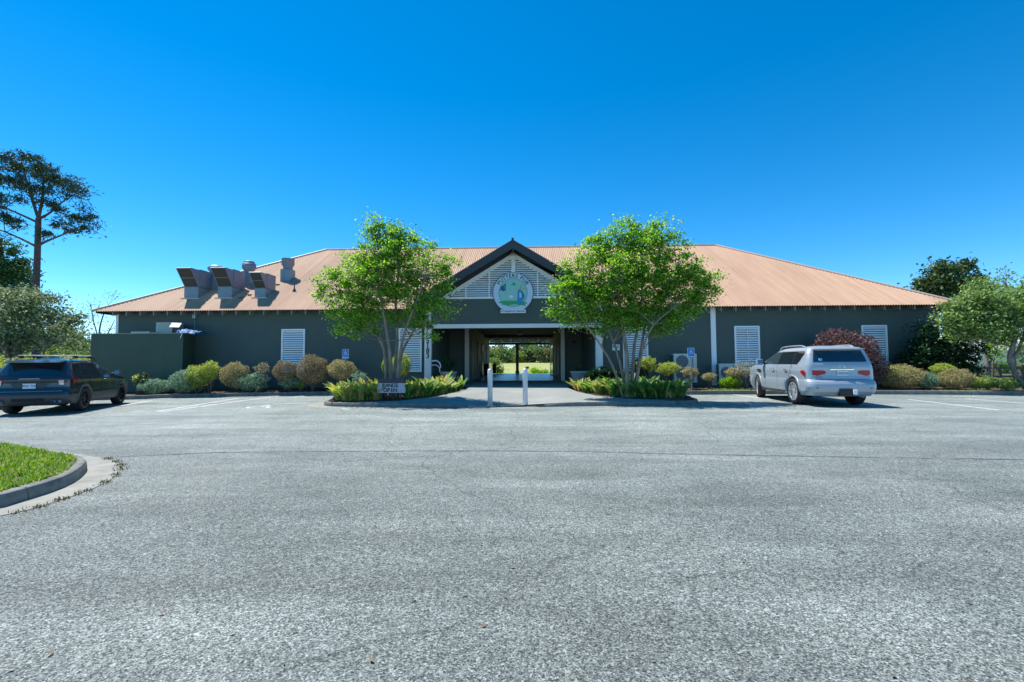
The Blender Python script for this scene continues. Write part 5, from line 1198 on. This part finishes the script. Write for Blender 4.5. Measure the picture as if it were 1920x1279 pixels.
# ============================================================ RAIL FENCE AND HOUSE AT THE RIGHT
FW = mat('weathered_fence_wood', (.07, .055, .045), .85, col2=(.12, .10, .08), nscale=4)
f0, f1 = at(1790, 690, 26.5), at(2000, 688, 26.5)
FN = empty('rail_fence', (f0.x, 26.5, .3), label='dark wooden two rail fence beyond the right corner of the building', cat='fence')
L = f1.x-f0.x; n = 5
for k in range(n+1): mb = MB(); mb.box(k*L/n-.07, k*L/n+.07, -.07, .07, -.2, .98); mb.build('post', FW, FN, bevel=.01)
for k in range(n):
    for pz in (690, 706): z = at(1850, pz, 26.5).z-.3; mb = MB(); mb.box(k*L/n+.072, (k+1)*L/n-.072, -.03, .03, z-.06, z+.06); mb.build('rail', FW, FN, bevel=.01)
h0 = at(1835, 690, 75); h1 = at(1960, 690, 75)
HS = empty('house', (h0.x, 75, .3), label='pale house glimpsed far off under the trees at the right edge', cat='house'); L = h1.x-h0.x
mb = MB(); mb.box(0, L, 0, 7, 0, 2.9); mb.build('wall', mat('pale_house_wall', (.5, .55, .58), .8), HS)
mb = MB(); mb.add([(-.4, -.5, 2.9), (L+.4, -.5, 2.9), (L+.4, 7.5, 2.9), (-.4, 7.5, 2.9), (1.5, 3.5, 5), (L-1.5, 3.5, 5)], [(0, 1, 5, 4), (1, 2, 5), (2, 3, 4, 5), (3, 0, 4), (3, 2, 1, 0)]); mb.build('roof', mat('grey_shingle', (.3, .3, .31), .9), HS)
for k in range(3):
    x = L*(.2+.3*k); mb = MB(); mb.box(x-.55, x+.55, -.03, -.003, .9, 2.2); fr = mb.build('window', SIGNW, HS); mb = MB(); mb.box(x-.45, x+.45, -.04, -.031, 1., 2.1); mb.build('pane', DKWIN, fr)

# ============================================================ VEHICLES
def carpaint(name, col, metal, rough):
    m = mat(name, col, rough, metal, coat=.6); return m
GLASS = mat('tinted_glass', (.012, .018, .024), .03, spec=.9, coat=.6)
GLASSF = mat('clear_cabin_glass', (.035, .06, .065), .04, spec=.9)
TYRE = mat('tyre_rubber', (.018, .018, .02), .75, bump=(60, .3, .004)); CHROME = mat('bright_chrome', (.75, .77, .8), .12, 1.)
RED = mat('red_lens', (.42, .004, .008), .3, spec=.3, coat=.3); CLEARL = mat('clear_lens', (.55, .56, .58), .15, spec=.8, coat=1.); GAP = mat('panel_gap', (.01, .01, .012), .8); UNDER = mat('underbody', (.012, .012, .013), .9)
PLATE = mat('plate_white', (.62, .68, .74), .4); PLT = mat('plate_text', (.05, .10, .22), .5)
def vehicle(name, label, D, paint, lower, loc, rz, scale):
    root = empty(name, loc, rz, label, 'car'); root.scale = (scale,)*3
    Z = D['z']; fx = lambda k: (lambda z: float(np.interp(z, Z, D[k])))
    xr, xf, W, rc = fx('xr'), fx('xf'), fx('W'), fx('rc')
    ztop = Z[-1]
    def rings_z():
        out = []
        for a, b in zip(Z[:-1], Z[1:]): out += list(np.linspace(a, b, 5)[:-1])
        return out+[ztop]
    def bowr(z): return D['bow']
    def side_y(x, z):
        a, b, w_, r = xr(z), xf(z), W(z), rc(z); c = (a+b)/2; w_ = w_*(1-.035*((x-c)/((b-a)/2))**4)
        e = max(0, min(1, (a+r-x)/r)); g = max(0, min(1, (x-(b-r*1.6))/(r*1.6)))
        return w_-r*(1-math.sqrt(max(0, 1-e*e)))-r*1.1*(1-math.sqrt(max(0, 1-g*g)))
    def rear_x(y, z):
        a, w_, r = xr(z), W(z)*.966, rc(z); e = max(0, min(1, (abs(y)-(w_-r))/r))
        return a+r*(1-math.sqrt(max(0, 1-e*e)))+bowr(z)*(y/w_)**2*(.6)
    zs = rings_z(); V = []; nS = 70; nC = 9; nR = 12; nF = 10
    def ring(z):
        P_ = []; a, b, w_, r = xr(z), xf(z), W(z), rc(z)
        we = w_*.966
        for i in range(nR): y = (we-r)*(i/nR); P_.append((rear_x(y, z), y))
        for i in range(nC):
            t = math.pi/2*i/nC; y = we-r+r*math.sin(t); P_.append((a+r*(1-math.cos(t))+bowr(z)*.6*((y/we)**2)*(1-i/nC*.9), y))
        for i in range(nS):
            x = a+r+(b-1.6*r-a-r)*(i/nS); P_.append((x, side_y(x, z)))
        for i in range(nC):
            t = math.pi/2*i/nC; y0 = side_y(b-1.6*r, z); P_.append((b-1.6*r+1.6*r*math.sin(t), y0-1.1*r*(1-math.cos(t))))
        y0 = P_[-1][1]
        for i in range(nF+1): y = y0*(1-i/nF); P_.append((b+.0-.12*(y/w_)**2*(0 if i == 0 else 1)+(0 if i else 0), y))
        return P_
    rings = [ring(z) for z in zs]; n1 = len(rings[0]); full = []
    for z, R1_ in zip(zs, rings):
        loop = [(x, y, z) for x, y in R1_]+[(x, -y, z) for x, y in R1_[-2:0:-1]]
        full.append(loop)
    n = len(full[0]); arr = np.array(full); H = arr.shape[0]
    crown = D.get('crown', .03)
    # cap on top: shrink rings
    top = arr[-1]; cx = top[:, 0].mean(); caps = []
    for k, sft in ((.8, .4), (.5, .75), (.2, .95)): q = top.copy(); q[:, 0] = cx+(q[:, 0]-cx)*k; q[:, 1] *= k; q[:, 2] += crown*sft; caps.append(q)
    arr = np.concatenate([arr, np.array(caps)]); H = len(arr)
    # wheel arches
    V = arr.reshape(-1, 3).copy(); keep = np.ones(len(V), bool)
    AR = D['ar']
    for wx in (0, D['wb']):
        dx, dz = V[:, 0]-wx, V[:, 2]-D['wr']; d = np.hypot(dx, dz); sidev = (np.abs(V[:, 1]) > .6)
        m_ = sidev & (np.abs(d-AR) < .045) & (V[:, 2] > Z[0]-.001)
        k = AR/np.maximum(d[m_], 1e-6); V[m_, 0] = wx+dx[m_]*k; V[m_, 2] = D['wr']+dz[m_]*k
    Fq = []
    for i in range(H-1):
        for j in range(n):
            a, b, c, d_ = i*n+j, i*n+(j+1) % n, (i+1)*n+(j+1) % n, (i+1)*n+j
            cen = (V[a]+V[b]+V[c]+V[d_])/4; cut = False
            for wx in (0, D['wb']):
                if abs(cen[1]) > .6 and math.hypot(cen[0]-wx, cen[2]-D['wr']) < AR-.004: cut = True
            if not cut: Fq.append((a, b, c, d_))
    Fq = np.array(Fq)[:, ::-1]
    zc = V[:, 2][Fq].mean(1)
    low = zc < D['zlow']
    def sub(Fs, name, m):
        u, inv = np.unique(Fs, return_inverse=True); return npmesh(name, V[u], inv.reshape(Fs.shape), m, root, True)
    body = sub(Fq[~low], 'body', paint)
    if low.any(): sub(Fq[low], 'lower_cladding', lower)
    me = MB(); me.add([tuple(p) for p in V[-n:]], [tuple(range(n))]); me.build('roof_panel', paint, root)
    # underbody
    x0, x1 = D['xr'][0]+.12, D['xf'][0]-.15; mb = MB(); mb.box(x0, x1, -.66, .66, Z[0]-.03, .95)
    mb.box(x0+.7+.3, D['wb']-AR-.05, -.90, .90, Z[0]-.02, Z[0]+.25); mb.build('underbody', UNDER, root)
    def patch_side(rows, s, off, name, m, parent=root, nx=14, nz=5):
        """rows: [(z, x_rear, x_front)] interpolated in z"""
        zz = [r[0] for r in rows]; Vp = []; Fp = []; zl = np.linspace(zz[0], zz[-1], nz*(len(rows)-1)+1)
        for i, z in enumerate(zl):
            a, b = np.interp(z, zz, [r[1] for r in rows]), np.interp(z, zz, [r[2] for r in rows])
            for j in range(nx+1):
                x = a+(b-a)*j/nx; Vp.append((x, s*(side_y(x, z)+off), z))
            if i:
                for j in range(nx):
                    o = (i-1)*(nx+1)+j; q = (o, o+1, o+nx+2, o+nx+1); Fp.append(q[::-1] if s > 0 else q)
        return npmesh(name, Vp, Fp, m, parent, True)
    def patch_rear(rows, off, name, m, parent=root, nx=20, nz=5):
        """rows: [(z, y_a, y_b)]"""
        zz = [r[0] for r in rows]; Vp = []; Fp = []; zl = np.linspace(zz[0], zz[-1], nz*(len(rows)-1)+1)
        for i, z in enumerate(zl):
            a, b = np.interp(z, zz, [r[1] for r in rows]), np.interp(z, zz, [r[2] for r in rows])
            for j in range(nx+1):
                y = a+(b-a)*j/nx; Vp.append((rear_x(y, z)-off, y, z))
            if i:
                for j in range(nx):
                    o = (i-1)*(nx+1)+j; Fp.append((o, o+1, o+nx+2, o+nx+1)[::-1])
        return npmesh(name, Vp, Fp, m, parent, True)
    # wheels
    wr, ww = D['wr'], .27; wheels = []
    def wheel():
        e = bpy.data.objects.new('wheel', None); C.objects.link(e); e.parent = root
        prof = [(.70*wr, -ww/2+.02), (.93*wr, -ww/2), (.99*wr, -ww/2+.035), (wr, 0), (.99*wr, ww/2-.035), (.93*wr, ww/2), (.70*wr, ww/2-.02)]
        mb = MB(); mb.lathe(prof+[(.68*wr, 0), prof[0]], 40, Matrix.Rotation(R_(90), 4, 'X')); mb.build('tyre', TYRE, e, True)
        mb = MB(); rr = .70*wr
        mb.lathe([(rr, -ww/2+.015), (rr-.015, -ww/2+.02), (rr-.03, -ww/2+.08), (rr-.03, ww/2-.03)], 36, Matrix.Rotation(R_(90), 4, 'X')) if False else None
        k = D['spokes']; hub = MB()
        for q in range(k):
            a = 2*math.pi*q/k
            for sgn in ((-1, 1) if D['twin'] else (0,)):
                a0 = a+sgn*.05; a1 = a+sgn*.16*(9/k)
                w0, w1 = .030 if D['twin'] else .05, .024 if D['twin'] else .04
                P0 = Vector((.05*math.cos(a0), 0, .05*math.sin(a0))); P1 = Vector(((rr-.01)*math.cos(a1), 0, (rr-.01)*math.sin(a1))); dd = (P1-P0).normalized(); nn = Vector((-dd.z, 0, dd.x))
                V_ = []
                for p, w__ in ((P0, w0), (P1, w1)):
                    for s1 in (-1, 1):
                        for yy in (-ww/2+.025+(0 if p is P1 else .012), -ww/2+.06): V_.append(p+nn*w__*s1*.5+Vector((0, yy, 0)))
                hub.add(V_, [(0, 2, 6, 4), (1, 5, 7, 3), (0, 4, 5, 1), (2, 3, 7, 6), (0, 1, 3, 2), (4, 6, 7, 5)])
        RX = Matrix.Rotation(R_(90), 4, 'X')
        def ring_(r0, r1, ya, yb):
            V_ = []; N = 40
            for q in range(N):
                t = 6.28318*q/N
                for r, y in ((r1, ya), (r0, ya), (r0, yb), (r1, yb)): V_.append((r*math.cos(t), y, r*math.sin(t)))
            F_q = [(q*4+i, q*4+(i+1) % 4, ((q+1) % N)*4+(i+1) % 4, ((q+1) % N)*4+i) for q in range(N) for i in range(4)]
            hub.add(V_, F_q)
        ring_(rr-.03, rr+.005, -ww/2+.015, -ww/2+.11); ring_(.001, .06, -ww/2+.03, -ww/2+.07)
        hub.build('rim', D['rim'], e)
        mb = MB(); N = 32; mb.add([(.69*wr*math.cos(6.28318*q/N), -ww/2+.10, .69*wr*math.sin(6.28318*q/N)) for q in range(N)], [tuple(range(N))]); mb.build('brake_shadow', UNDER, e)
        return e
    w0 = wheel()
    for i, (x, s) in enumerate(((0, -1), (0, 1), (D['wb'], -1), (D['wb'], 1))):
        e = w0 if i == 0 else copy_tree(w0, root)
        st = D.get('steer', 0) if x > 0 else 0
        e.location = (x, s*(D['trk']-ww/2), wr); e.rotation_euler = (0, 0, (math.pi if s > 0 else 0)+st)
    # arch lips
    for wx in (0, D['wb']):
        for s in (-1, 1):
            Vp = []; Fp = []; N = 30
            th0 = math.asin(max(-1, (Z[0]-wr)/AR))
            for q in range(N+1):
                t = th0+(math.pi-2*th0)*q/N
                for r, o in ((AR-.015, -.10), (AR-.012, .012), (AR+D['lip'], .016), (AR+D['lip']+.012, -.004)):
                    x, z = wx+r*math.cos(t), wr+r*math.sin(t); zz_ = max(z, Z[0]); xx = x
                    Vp.append((xx, s*(side_y(min(max(xx, xr(zz_)+.02), xf(zz_)-.05), zz_)+o), z))
                if q:
                    for j in range(3):
                        o = (q-1)*4+j; f_ = (o, o+1, o+5, o+4); Fp.append(f_ if s > 0 else f_[::-1])
            npmesh('wheel_arch', Vp, Fp, lower if D['dark_arch'] else paint, root, True)
    return root, patch_side, patch_rear, side_y, rear_x, xr, W

# ---- silver white SUV
SILV = carpaint('pearl_silver_paint', (.33, .39, .445), .15, .35)
D1 = dict(z=[.34, .48, .62, .70, .78, .84, .95, 1.10, 1.22, 1.29, 1.36, 1.50, 1.66, 1.78, 1.84, 1.875, 1.89],
          xr=[-.98, -1.13, -1.17, -1.16, -1.12, -1.04, -1.02, -1.01, -1.01, -1.00, -.98, -.93, -.86, -.80, -.74, -.56, -.20],
          xf=[4.0, 4.10, 4.14, 4.15, 4.15, 4.14, 4.12, 4.04, 3.85, 3.2, 2.72, 2.35, 1.92, 1.58, 1.28, 1.0, .7],
          W=[.95, 1.0, 1.015, 1.015, 1.01, 1.0, 1.005, 1.01, .99, .97, .945, .905, .855, .80, .745, .65, .46],
          rc=[.26, .26, .26, .26, .26, .24, .22, .22, .22, .2, .18, .16, .15, .15, .16, .2, .2], bow=.16, wb=3.075, wr=.425, ar=.495, trk=1.0, zlow=.30, lip=.045, dark_arch=False, spokes=9, twin=True, rim=mat('silver_rim', (.62, .64, .66), .3, .35, coat=.5), crown=.035, steer=-.25)
W1 = G(1546, 758.5)
car1, ps, pr, sy, rx_, xr_, Wf = vehicle('silver_suv', 'large silver white SUV parked nose in at the right kerb, seen from behind', D1, SILV, SILV, (10.25, 15.95, gz(10.3)), R_(90-7), 1.045)
for s in (-1, 1):
    ps([(1.335, 1.18, 2.42), (1.50, 1.16, 2.18), (1.70, 1.10, 1.66), (1.735, 1.09, 1.50)], s, .006, 'front_window', GLASSF)
    ps([(1.335, .06, 1.10), (1.735, .02, 1.01)], s, .006, 'rear_window', GLASS)
    ps([(1.335, -.30, .0), (1.40, -.40, -.0), (1.66, -.60, -.04), (1.71, -.58, -.04), (1.735, -.50, -.04)], s, .006, 'quarter_window', GLASS)
    ps([(1.315, -.36, 2.52), (1.334, -.36, 2.50)], s, .009, 'belt_trim', CHROME, nx=30, nz=1)
    ps([(1.335, 1.10, 1.18), (1.735, 1.01, 1.09)], s, .007, 'door_pillar', BLACK, nx=2)
    ps([(1.335, .0, .06), (1.735, -.04, .02)], s, .007, 'door_pillar', BLACK, nx=2)
    for x in (1.14, 2.20): ps([(.45, x-.006, x+.006), (1.31, x-.006, x+.006)], s, .004, 'panel_gap', GAP, nx=1, nz=8)
    ps([(.86, .30, .312), (1.10, .12, .132), (1.31, .05, .062)], s, .004, 'panel_gap', GAP, nx=1, nz=8)
    ps([(.45, .62, .632), (.75, .5, .512), (.86, .3, .312)], s, .004, 'panel_gap', GAP, nx=1, nz=8)
    for x in (.30, 1.34):
        y = sy(x, 1.13)*s; mb = MB(); mb.tube([(x, y, 1.13), (x+.03, y+s*.045, 1.135), (x+.2, y+s*.045, 1.135), (x+.23, y, 1.13)], .014, 8); mb.build('door_handle', CHROME, car1, True)
        mb = MB(); mb.lathe([(.05, 0), (.04, .004), (0, .005)], 12, Matrix.Translation((x+.11, y, 1.12)) @ Matrix.Rotation(R_(-90*s), 4, 'X')); mb.build('handle_recess', GAP, car1)
    ps([(1.00, 2.55, 2.85), (1.06, 2.57, 2.95), (1.12, 2.62, 3.0)], s, .008, 'fender_vent', BLACK, nz=3); ps([(1.05, 2.58, 2.94), (1.07, 2.6, 2.96)], s, .014, 'vent_fin', CHROME, nz=1)
    # mirror
    mb = MB(); y = sy(2.35, 1.33); mb.tube([(2.33, s*(y-.02), 1.34), (2.34, s*(y+.10), 1.36)], .04, 8); mb.build('mirror_arm', BLACK, car1, True)
    mb = MB(); mb.box(2.28, 2.45, min(s*(y+.08), s*(y+.30)), max(s*(y+.08), s*(y+.30)), 1.27, 1.49); mo = mb.build('mirror', SILV, car1, bevel=.03)
    mb = MB(); mb.box(2.270, 2.279, min(s*(y+.10), s*(y+.28)), max(s*(y+.10), s*(y+.28)), 1.29, 1.47); mb.build('mirror_glass', mat('mirror_glass', (.3, .5, .65), .1, 1.), mo)
    # roof rail
    mb = MB(); P_ = [(1.55, .70, 1.815), (1.35, .71, 1.90), (.9, .72, 1.92), (.2, .72, 1.925), (-.15, .715, 1.91), (-.35, .70, 1.86)]; mb.tube(smooth3([Vector((a, s*b, c)) for a, b, c in P_], 4), .022, 8); mb.build('roof_rail', SILV, car1, True)
    # running board
    mb = MB(); mb.box(.62, 2.52, min(s*.86, s*1.03), max(s*.86, s*1.03), .36, .41); mb.build('running_board', BLACK, car1, bevel=.015)
    ps([(.405, .50, 2.58), (.45, .52, 2.57)], s, .012, 'sill_strip', CHROME, nz=1)
    # tail lights
    pr([(.93, s*.80, s*.93), (.96, s*.66, s*.945), (1.02, s*.46, s*.955), (1.09, s*.44, s*.955), (1.125, s*.52, s*.95)], .010, 'tail_light', RED, nz=4)
    ps([(.95, -.84, -.80), (1.0, -.84, -.68), (1.07, -.84, -.58), (1.125, -.84, -.64)], s, .010, 'tail_light', RED, nz=4)
    pr([(.945, s*.76, s*.92), (.965, s*.70, s*.92)], .016, 'lamp_lens', CLEARL, nz=3)
    pr([(.575, s*.70, s*.93), (.600, s*.72, s*.93)], .008, 'reflector', mat('dark_red_reflector', (.10, .01, .02), .2), nz=2)
pr([(1.385, -.80, .80), (1.40, -.82, .82), (1.68, -.72, .72), (1.735, -.66, .66)], .008, 'rear_windscreen', GLASS, nx=24)
pr([(1.425, .50, .60), (1.50, .50, .60)], .012, 'window_sticker', mat('sticker_blue', (.12, .45, .70), .5), nx=2, nz=2)
mb = MB(); mb.box(-.90, -.66, -.70, .70, 1.765, 1.80); mb.build('spoiler', SILV, car1, bevel=.012)
pr([(.955, -.29, .29), (1.13, -.29, .29)], .003, 'plate_recess', mat('plate_recess_paint', (.38, .42, .46), .4, .3), nz=3)
pr([(1.135, -.34, .34), (1.16, -.33, .33)], .022, 'chrome_strip', CHROME, nz=2)
pr([(.90, -.32, .32), (.925, -.32, .32)], .016, 'chrome_strip', CHROME, nz=2)
mb = MB(); x = rx_(0, 1.04)-.02; mb.box(x-.006, x, -.155, .155, .965, 1.115); pl = mb.build('number_plate', PLATE, car1)
RB = Matrix.Rotation(R_(-90), 4, 'Z') @ FACE
text_mesh('14G276', .095, PLT, pl, Matrix.Translation((x-.007, 0, 1.03)) @ RB, 'lettering', .001)
for z in (.85,): pr([(z, -.90, .90), (z+.010, -.90, .90)], .003, 'panel_gap', GAP, nz=1, nx=30)
for s in (-1, 1): pr([(.86, s*.905, s*.915), (1.10, s*.93, s*.94)], .002, 'panel_gap', GAP, nz=6, nx=1) if False else None
mb = MB(); mb.box(-1.19, -1.0, -.22, .16, .36, .57); mb.build('hitch_cover', BLACK, car1, bevel=.01)
mb = MB(); mb.box(-1.235, -1.19, -.30, -.19, .40, .55); hl = mb.build('hitch_lock', SIGNW, car1, bevel=.01)
mb = MB(); mb.tube([(-1.05, -.55, .33), (-.7, -.55, .34)], .035, 10); mb.build('exhaust_pipe', GALV, car1, True)
# small emblem above the plate: an open ring with a central peak
eb = MB(); x = rx_(0, 1.24)-.012
for a0, a1 in ((-60, 240),): eb.tube([(x, .085*math.cos(R_(a0+(a1-a0)*t/18)), 1.235+.055*math.sin(R_(a0+(a1-a0)*t/18))) for t in range(19)], .008, 6)
eb.tube([(x, -.035, 1.19), (x, -.004, 1.265)], .007, 6); eb.tube([(x, .035, 1.19), (x, .004, 1.265)], .007, 6); eb.build('emblem', CHROME, car1, True)
pr([(.905, .54, .72), (.93, .54, .72)], .006, 'badge', GALV, nx=6, nz=1)

# ---- dark blue grey SUV
GREYP = carpaint('dark_slate_paint', (.030, .042, .055), .30, .18); CLAD = mat('dark_grey_cladding', (.06, .065, .07), .5)
D2 = dict(z=[.30, .40, .50, .60, .68, .74, .82, .95, 1.06, 1.12, 1.18, 1.32, 1.46, 1.58, 1.64, 1.675, 1.69],
          xr=[-.95, -1.08, -1.14, -1.15, -1.13, -1.06, -1.03, -1.02, -1.03, -1.01, -.98, -.88, -.79, -.72, -.62, -.34, .0],
          xf=[3.72, 3.82, 3.86, 3.88, 3.88, 3.87, 3.84, 3.72, 3.3, 2.75, 2.45, 2.08, 1.72, 1.40, 1.15, .85, .55],
          W=[.93, .97, .985, .99, .99, .985, .985, .99, .975, .955, .93, .875, .81, .755, .705, .63, .47],
          rc=[.26, .26, .26, .26, .25, .24, .22, .22, .22, .2, .18, .16, .15, .15, .16, .2, .2], bow=.18, wb=3.025, wr=.385, ar=.45, trk=.985, zlow=.60, lip=.075, dark_arch=True, spokes=5, twin=True, rim=mat('black_rim', (.03, .035, .04), .25, .6), crown=.035, steer=.0)
car2, ps, pr, sy, rx_, xr_, Wf = vehicle('grey_suv', 'dark slate grey SUV with roof bars parked by the enclosure at the left edge', D2, GREYP, CLAD, (-15.86, 14.7, gz(-15.9)), R_(90+24), 1.0)
car2.scale[2] = 1.04
for s in (-1, 1):
    ps([(1.16, 1.20, 2.34), (1.32, 1.18, 2.0), (1.50, 1.12, 1.56), (1.545, 1.10, 1.42)], s, .006, 'front_window', GLASSF)
    ps([(1.16, .14, 1.12), (1.32, .08, 1.10), (1.545, .06, 1.02)], s, .006, 'rear_window', GLASS)
    ps([(1.17, -.56, .02), (1.40, -.52, -.04), (1.53, -.42, -.10)], s, .006, 'quarter_window', GLASS)
    ps([(1.14, -.4, 2.42), (1.155, -.4, 2.40)], s, .008, 'belt_trim', BLACK, nx=30, nz=1)
    ps([(1.16, 1.12, 1.20), (1.545, 1.02, 1.10)], s, .007, 'door_pillar', BLACK, nx=2)
    for x in (1.16, 2.22): ps([(.40, x-.006, x+.006), (1.14, x-.006, x+.006)], s, .004, 'panel_gap', GAP, nx=1, nz=8)
    ps([(.88, .30, .312), (1.0, .18, .192), (1.14, .12, .132)], s, .004, 'panel_gap', GAP, nx=1, nz=8); ps([(.45, .55, .562), (.70, .48, .492), (.88, .30, .312)], s, .004, 'panel_gap', GAP, nx=1, nz=8)
    for x in (.34, 1.36):
        y = sy(x, .99)*s; mb = MB(); mb.tube([(x, y, .99), (x+.03, y+s*.04, .995), (x+.2, y+s*.04, .995), (x+.23, y, .99)], .014, 8); mb.build('door_handle', GREYP, car2, True)
    y = sy(2.2, 1.18); mb = MB(); mb.tube([(2.16, s*(y-.02), 1.17), (2.17, s*(y+.1), 1.19)], .035, 8); mb.build('mirror_arm', BLACK, car2, True)
    mb = MB(); mb.box(2.11, 2.27, min(s*(y+.08), s*(y+.28)), max(s*(y+.08), s*(y+.28)), 1.12, 1.30); mo = mb.build('mirror', GREYP, car2, bevel=.03)
    mb = MB(); mb.box(2.101, 2.109, min(s*(y+.1), s*(y+.26)), max(s*(y+.1), s*(y+.26)), 1.14, 1.28); mb.build('mirror_glass', CHROME, mo)
    mb = MB(); mb.tube(smooth3([Vector((a, s*b, c)) for a, b, c in [(1.45, .68, 1.64), (1.25, .69, 1.72), (.6, .70, 1.765), (-.1, .69, 1.745), (-.32, .67, 1.68)]], 4), .02, 8); mb.build('roof_rail', BLACK, car2, True)
    pr([(.88, s*.78, s*.93), (.92, s*.66, s*.945), (1.05, s*.64, s*.95), (1.075, s*.68, s*.95)], .010, 'tail_light', RED, nz=4)
    ps([(.92, -.84, -.80), (1.0, -.84, -.72), (1.03, -.84, -.45), (1.075, -.84, -.38)], s, .010, 'tail_light', RED, nz=4)
    pr([(.90, s*.69, s*.79), (1.04, s*.67, s*.79)], .016, 'lamp_lens', CLEARL, nz=3)
    pr([(.565, s*.55, s*.85), (.585, s*.55, s*.85)], .008, 'reflector', RED, nz=2)
    for k in (0, .115):
        mb = MB(); V_ = [(-1.16, s*(.62+k), .40), (-.95, s*(.62+k), .40)]; mb.tube(V_, .045, 14); o = mb.build('exhaust_pipe', GALVD, car2, True); mb = MB(); mb.tube([(-1.166, s*(.62+k), .40), (-1.1605, s*(.62+k), .40)], .036, 14); mb.build('pipe_bore', GAP, o)
pr([(1.19, -.78, .78), (1.23, -.80, .80), (1.46, -.70, .70), (1.49, -.66, .66)], .008, 'rear_windscreen', GLASS, nx=24)
mb = MB(); mb.add([(-.94, -.66, 1.565), (-.94, .66, 1.565), (-.59, .70, 1.60), (-.59, -.70, 1.60), (-.96, -.66, 1.59), (-.96, .66, 1.59), (-.59, .70, 1.655), (-.59, -.70, 1.655)], [(0, 1, 2, 3), (7, 6, 5, 4), (0, 4, 5, 1), (1, 5, 6, 2), (2, 6, 7, 3), (3, 7, 4, 0)]); mb.build('spoiler', GREYP, car2, bevel=.008)
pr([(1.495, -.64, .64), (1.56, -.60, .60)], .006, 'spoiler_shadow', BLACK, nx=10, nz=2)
pr([(.76, -.34, .34), (.90, -.42, .42), (.98, -.52, .52)], -.0-.004+.008, 'plate_recess', mat('recess_slate', (.028, .045, .05), .35, .2), nz=4)
pr([(.985, -.54, .54), (.998, -.55, .55)], .008, 'recess_edge', GAP, nz=1)
pr([(.70, -.78, .78), (.725, -.78, .78)], .012, 'chrome_strip', mat('dull_grey_strip', (.30, .32, .30), .35, .5), nz=2)
pr([(.665, -.86, .86), (.675, -.86, .86)], .004, 'panel_gap', GAP, nz=1, nx=30)
mb = MB(); x = rx_(0, .88)-.02; mb.box(x-.006, x, -.155, .155, .80, .95); pl = mb.build('number_plate', PLATE, car2)
text_mesh('RRC 752', .085, PLT, pl, Matrix.Translation((x-.007, 0, .875)) @ RB, 'lettering', .001)
mb = MB(); x = rx_(0, 1.11); mb.box(x-.05, x+.02, -.25, .25, 1.07, 1.115); mb.build('tailgate_grip', mat('grip_grey', (.2, .22, .24), .25, .5), car2, bevel=.012)
mb = MB(); mb.box(-1.155, -1.1, -.36, .36, .42, .50); mb.build('bumper_slot', GAP, car2)
for x in (-.05, .95):
    mb = MB(); mb.box(x-.035, x+.035, -.74, .74, 1.795, 1.82); cb_ = mb.build('cross_bar', mat('bright_bar', (.7, .72, .74), .35, .3), car2, bevel=.008)
    for s in (-1, 1): mb = MB(); mb.box(x-.06, x+.06, min(s*.64, s*.74), max(s*.64, s*.74), 1.72, 1.795); mb.build('bar_foot', BLACK, cb_)

# ---- black car mostly out of frame
BLKP = carpaint('black_paint', (.006, .006, .008), .1, .15)
D3 = dict(D2); D3 = {k: (v if not isinstance(v, list) else list(v)) for k, v in D2.items()}; D3['dark_arch'] = False; D3['zlow'] = .33; D3['lip'] = .03
D3['z'] = [z*.93 for z in D3['z']]; D3['wr'] = .35; D3['ar'] = .41; D3['crown'] = .03
car3, ps, pr, sy, rx_, xr_, Wf = vehicle('black_car', 'black car cut off by the left edge behind the grey SUV', D3, BLKP, CLAD, (-19.6, 15.2, gz(-19.6)), R_(90+23), .95)
for s in (-1, 1):
    ps([(1.09, .14, 2.25), (1.42, .06, 1.42)], s, .006, 'side_window', GLASS)
    ps([(1.10, -.5, .02), (1.42, -.4, -.08)], s, .006, 'quarter_window', GLASS)
    pr([(.84, s*.66, s*.93), (.98, s*.64, s*.94)], .010, 'tail_light', RED, nz=4)
pr([(1.11, -.78, .78), (1.38, -.68, .68)], .008, 'rear_windscreen', GLASS, nx=24)

# ============================================================ LITTER ON THE ASPHALT
LIT = leafmat('dead_leaf', [(.05, .035, .025), (.12, .08, .05), (.22, .15, .09), (.04, .03, .03)], .0, .9)
Pl = []
for k in range(260):
    y = random.uniform(2.2, 15); x = random.uniform(-1.15*y, 1.2*y)
    if x < -5 and y < 9.5: continue
    Pl.append((x, y, gz(x)+.012))
for k in range(420):
    i = random.randrange(8, len(ILp)-3); p = random.choice((ILp, IRp))[min(i, 30)]; Pl.append((p.x+random.gauss(0, .25), p.y-abs(random.gauss(0, .22)), gz(p.x)+.012))
tag(leaf_cloud('leaf_litter', np.array(Pl), .035, LIT, None, .5, 3., .2), 'scattered dead leaves and bits lying on the asphalt', 'leaf litter', kind='stuff')
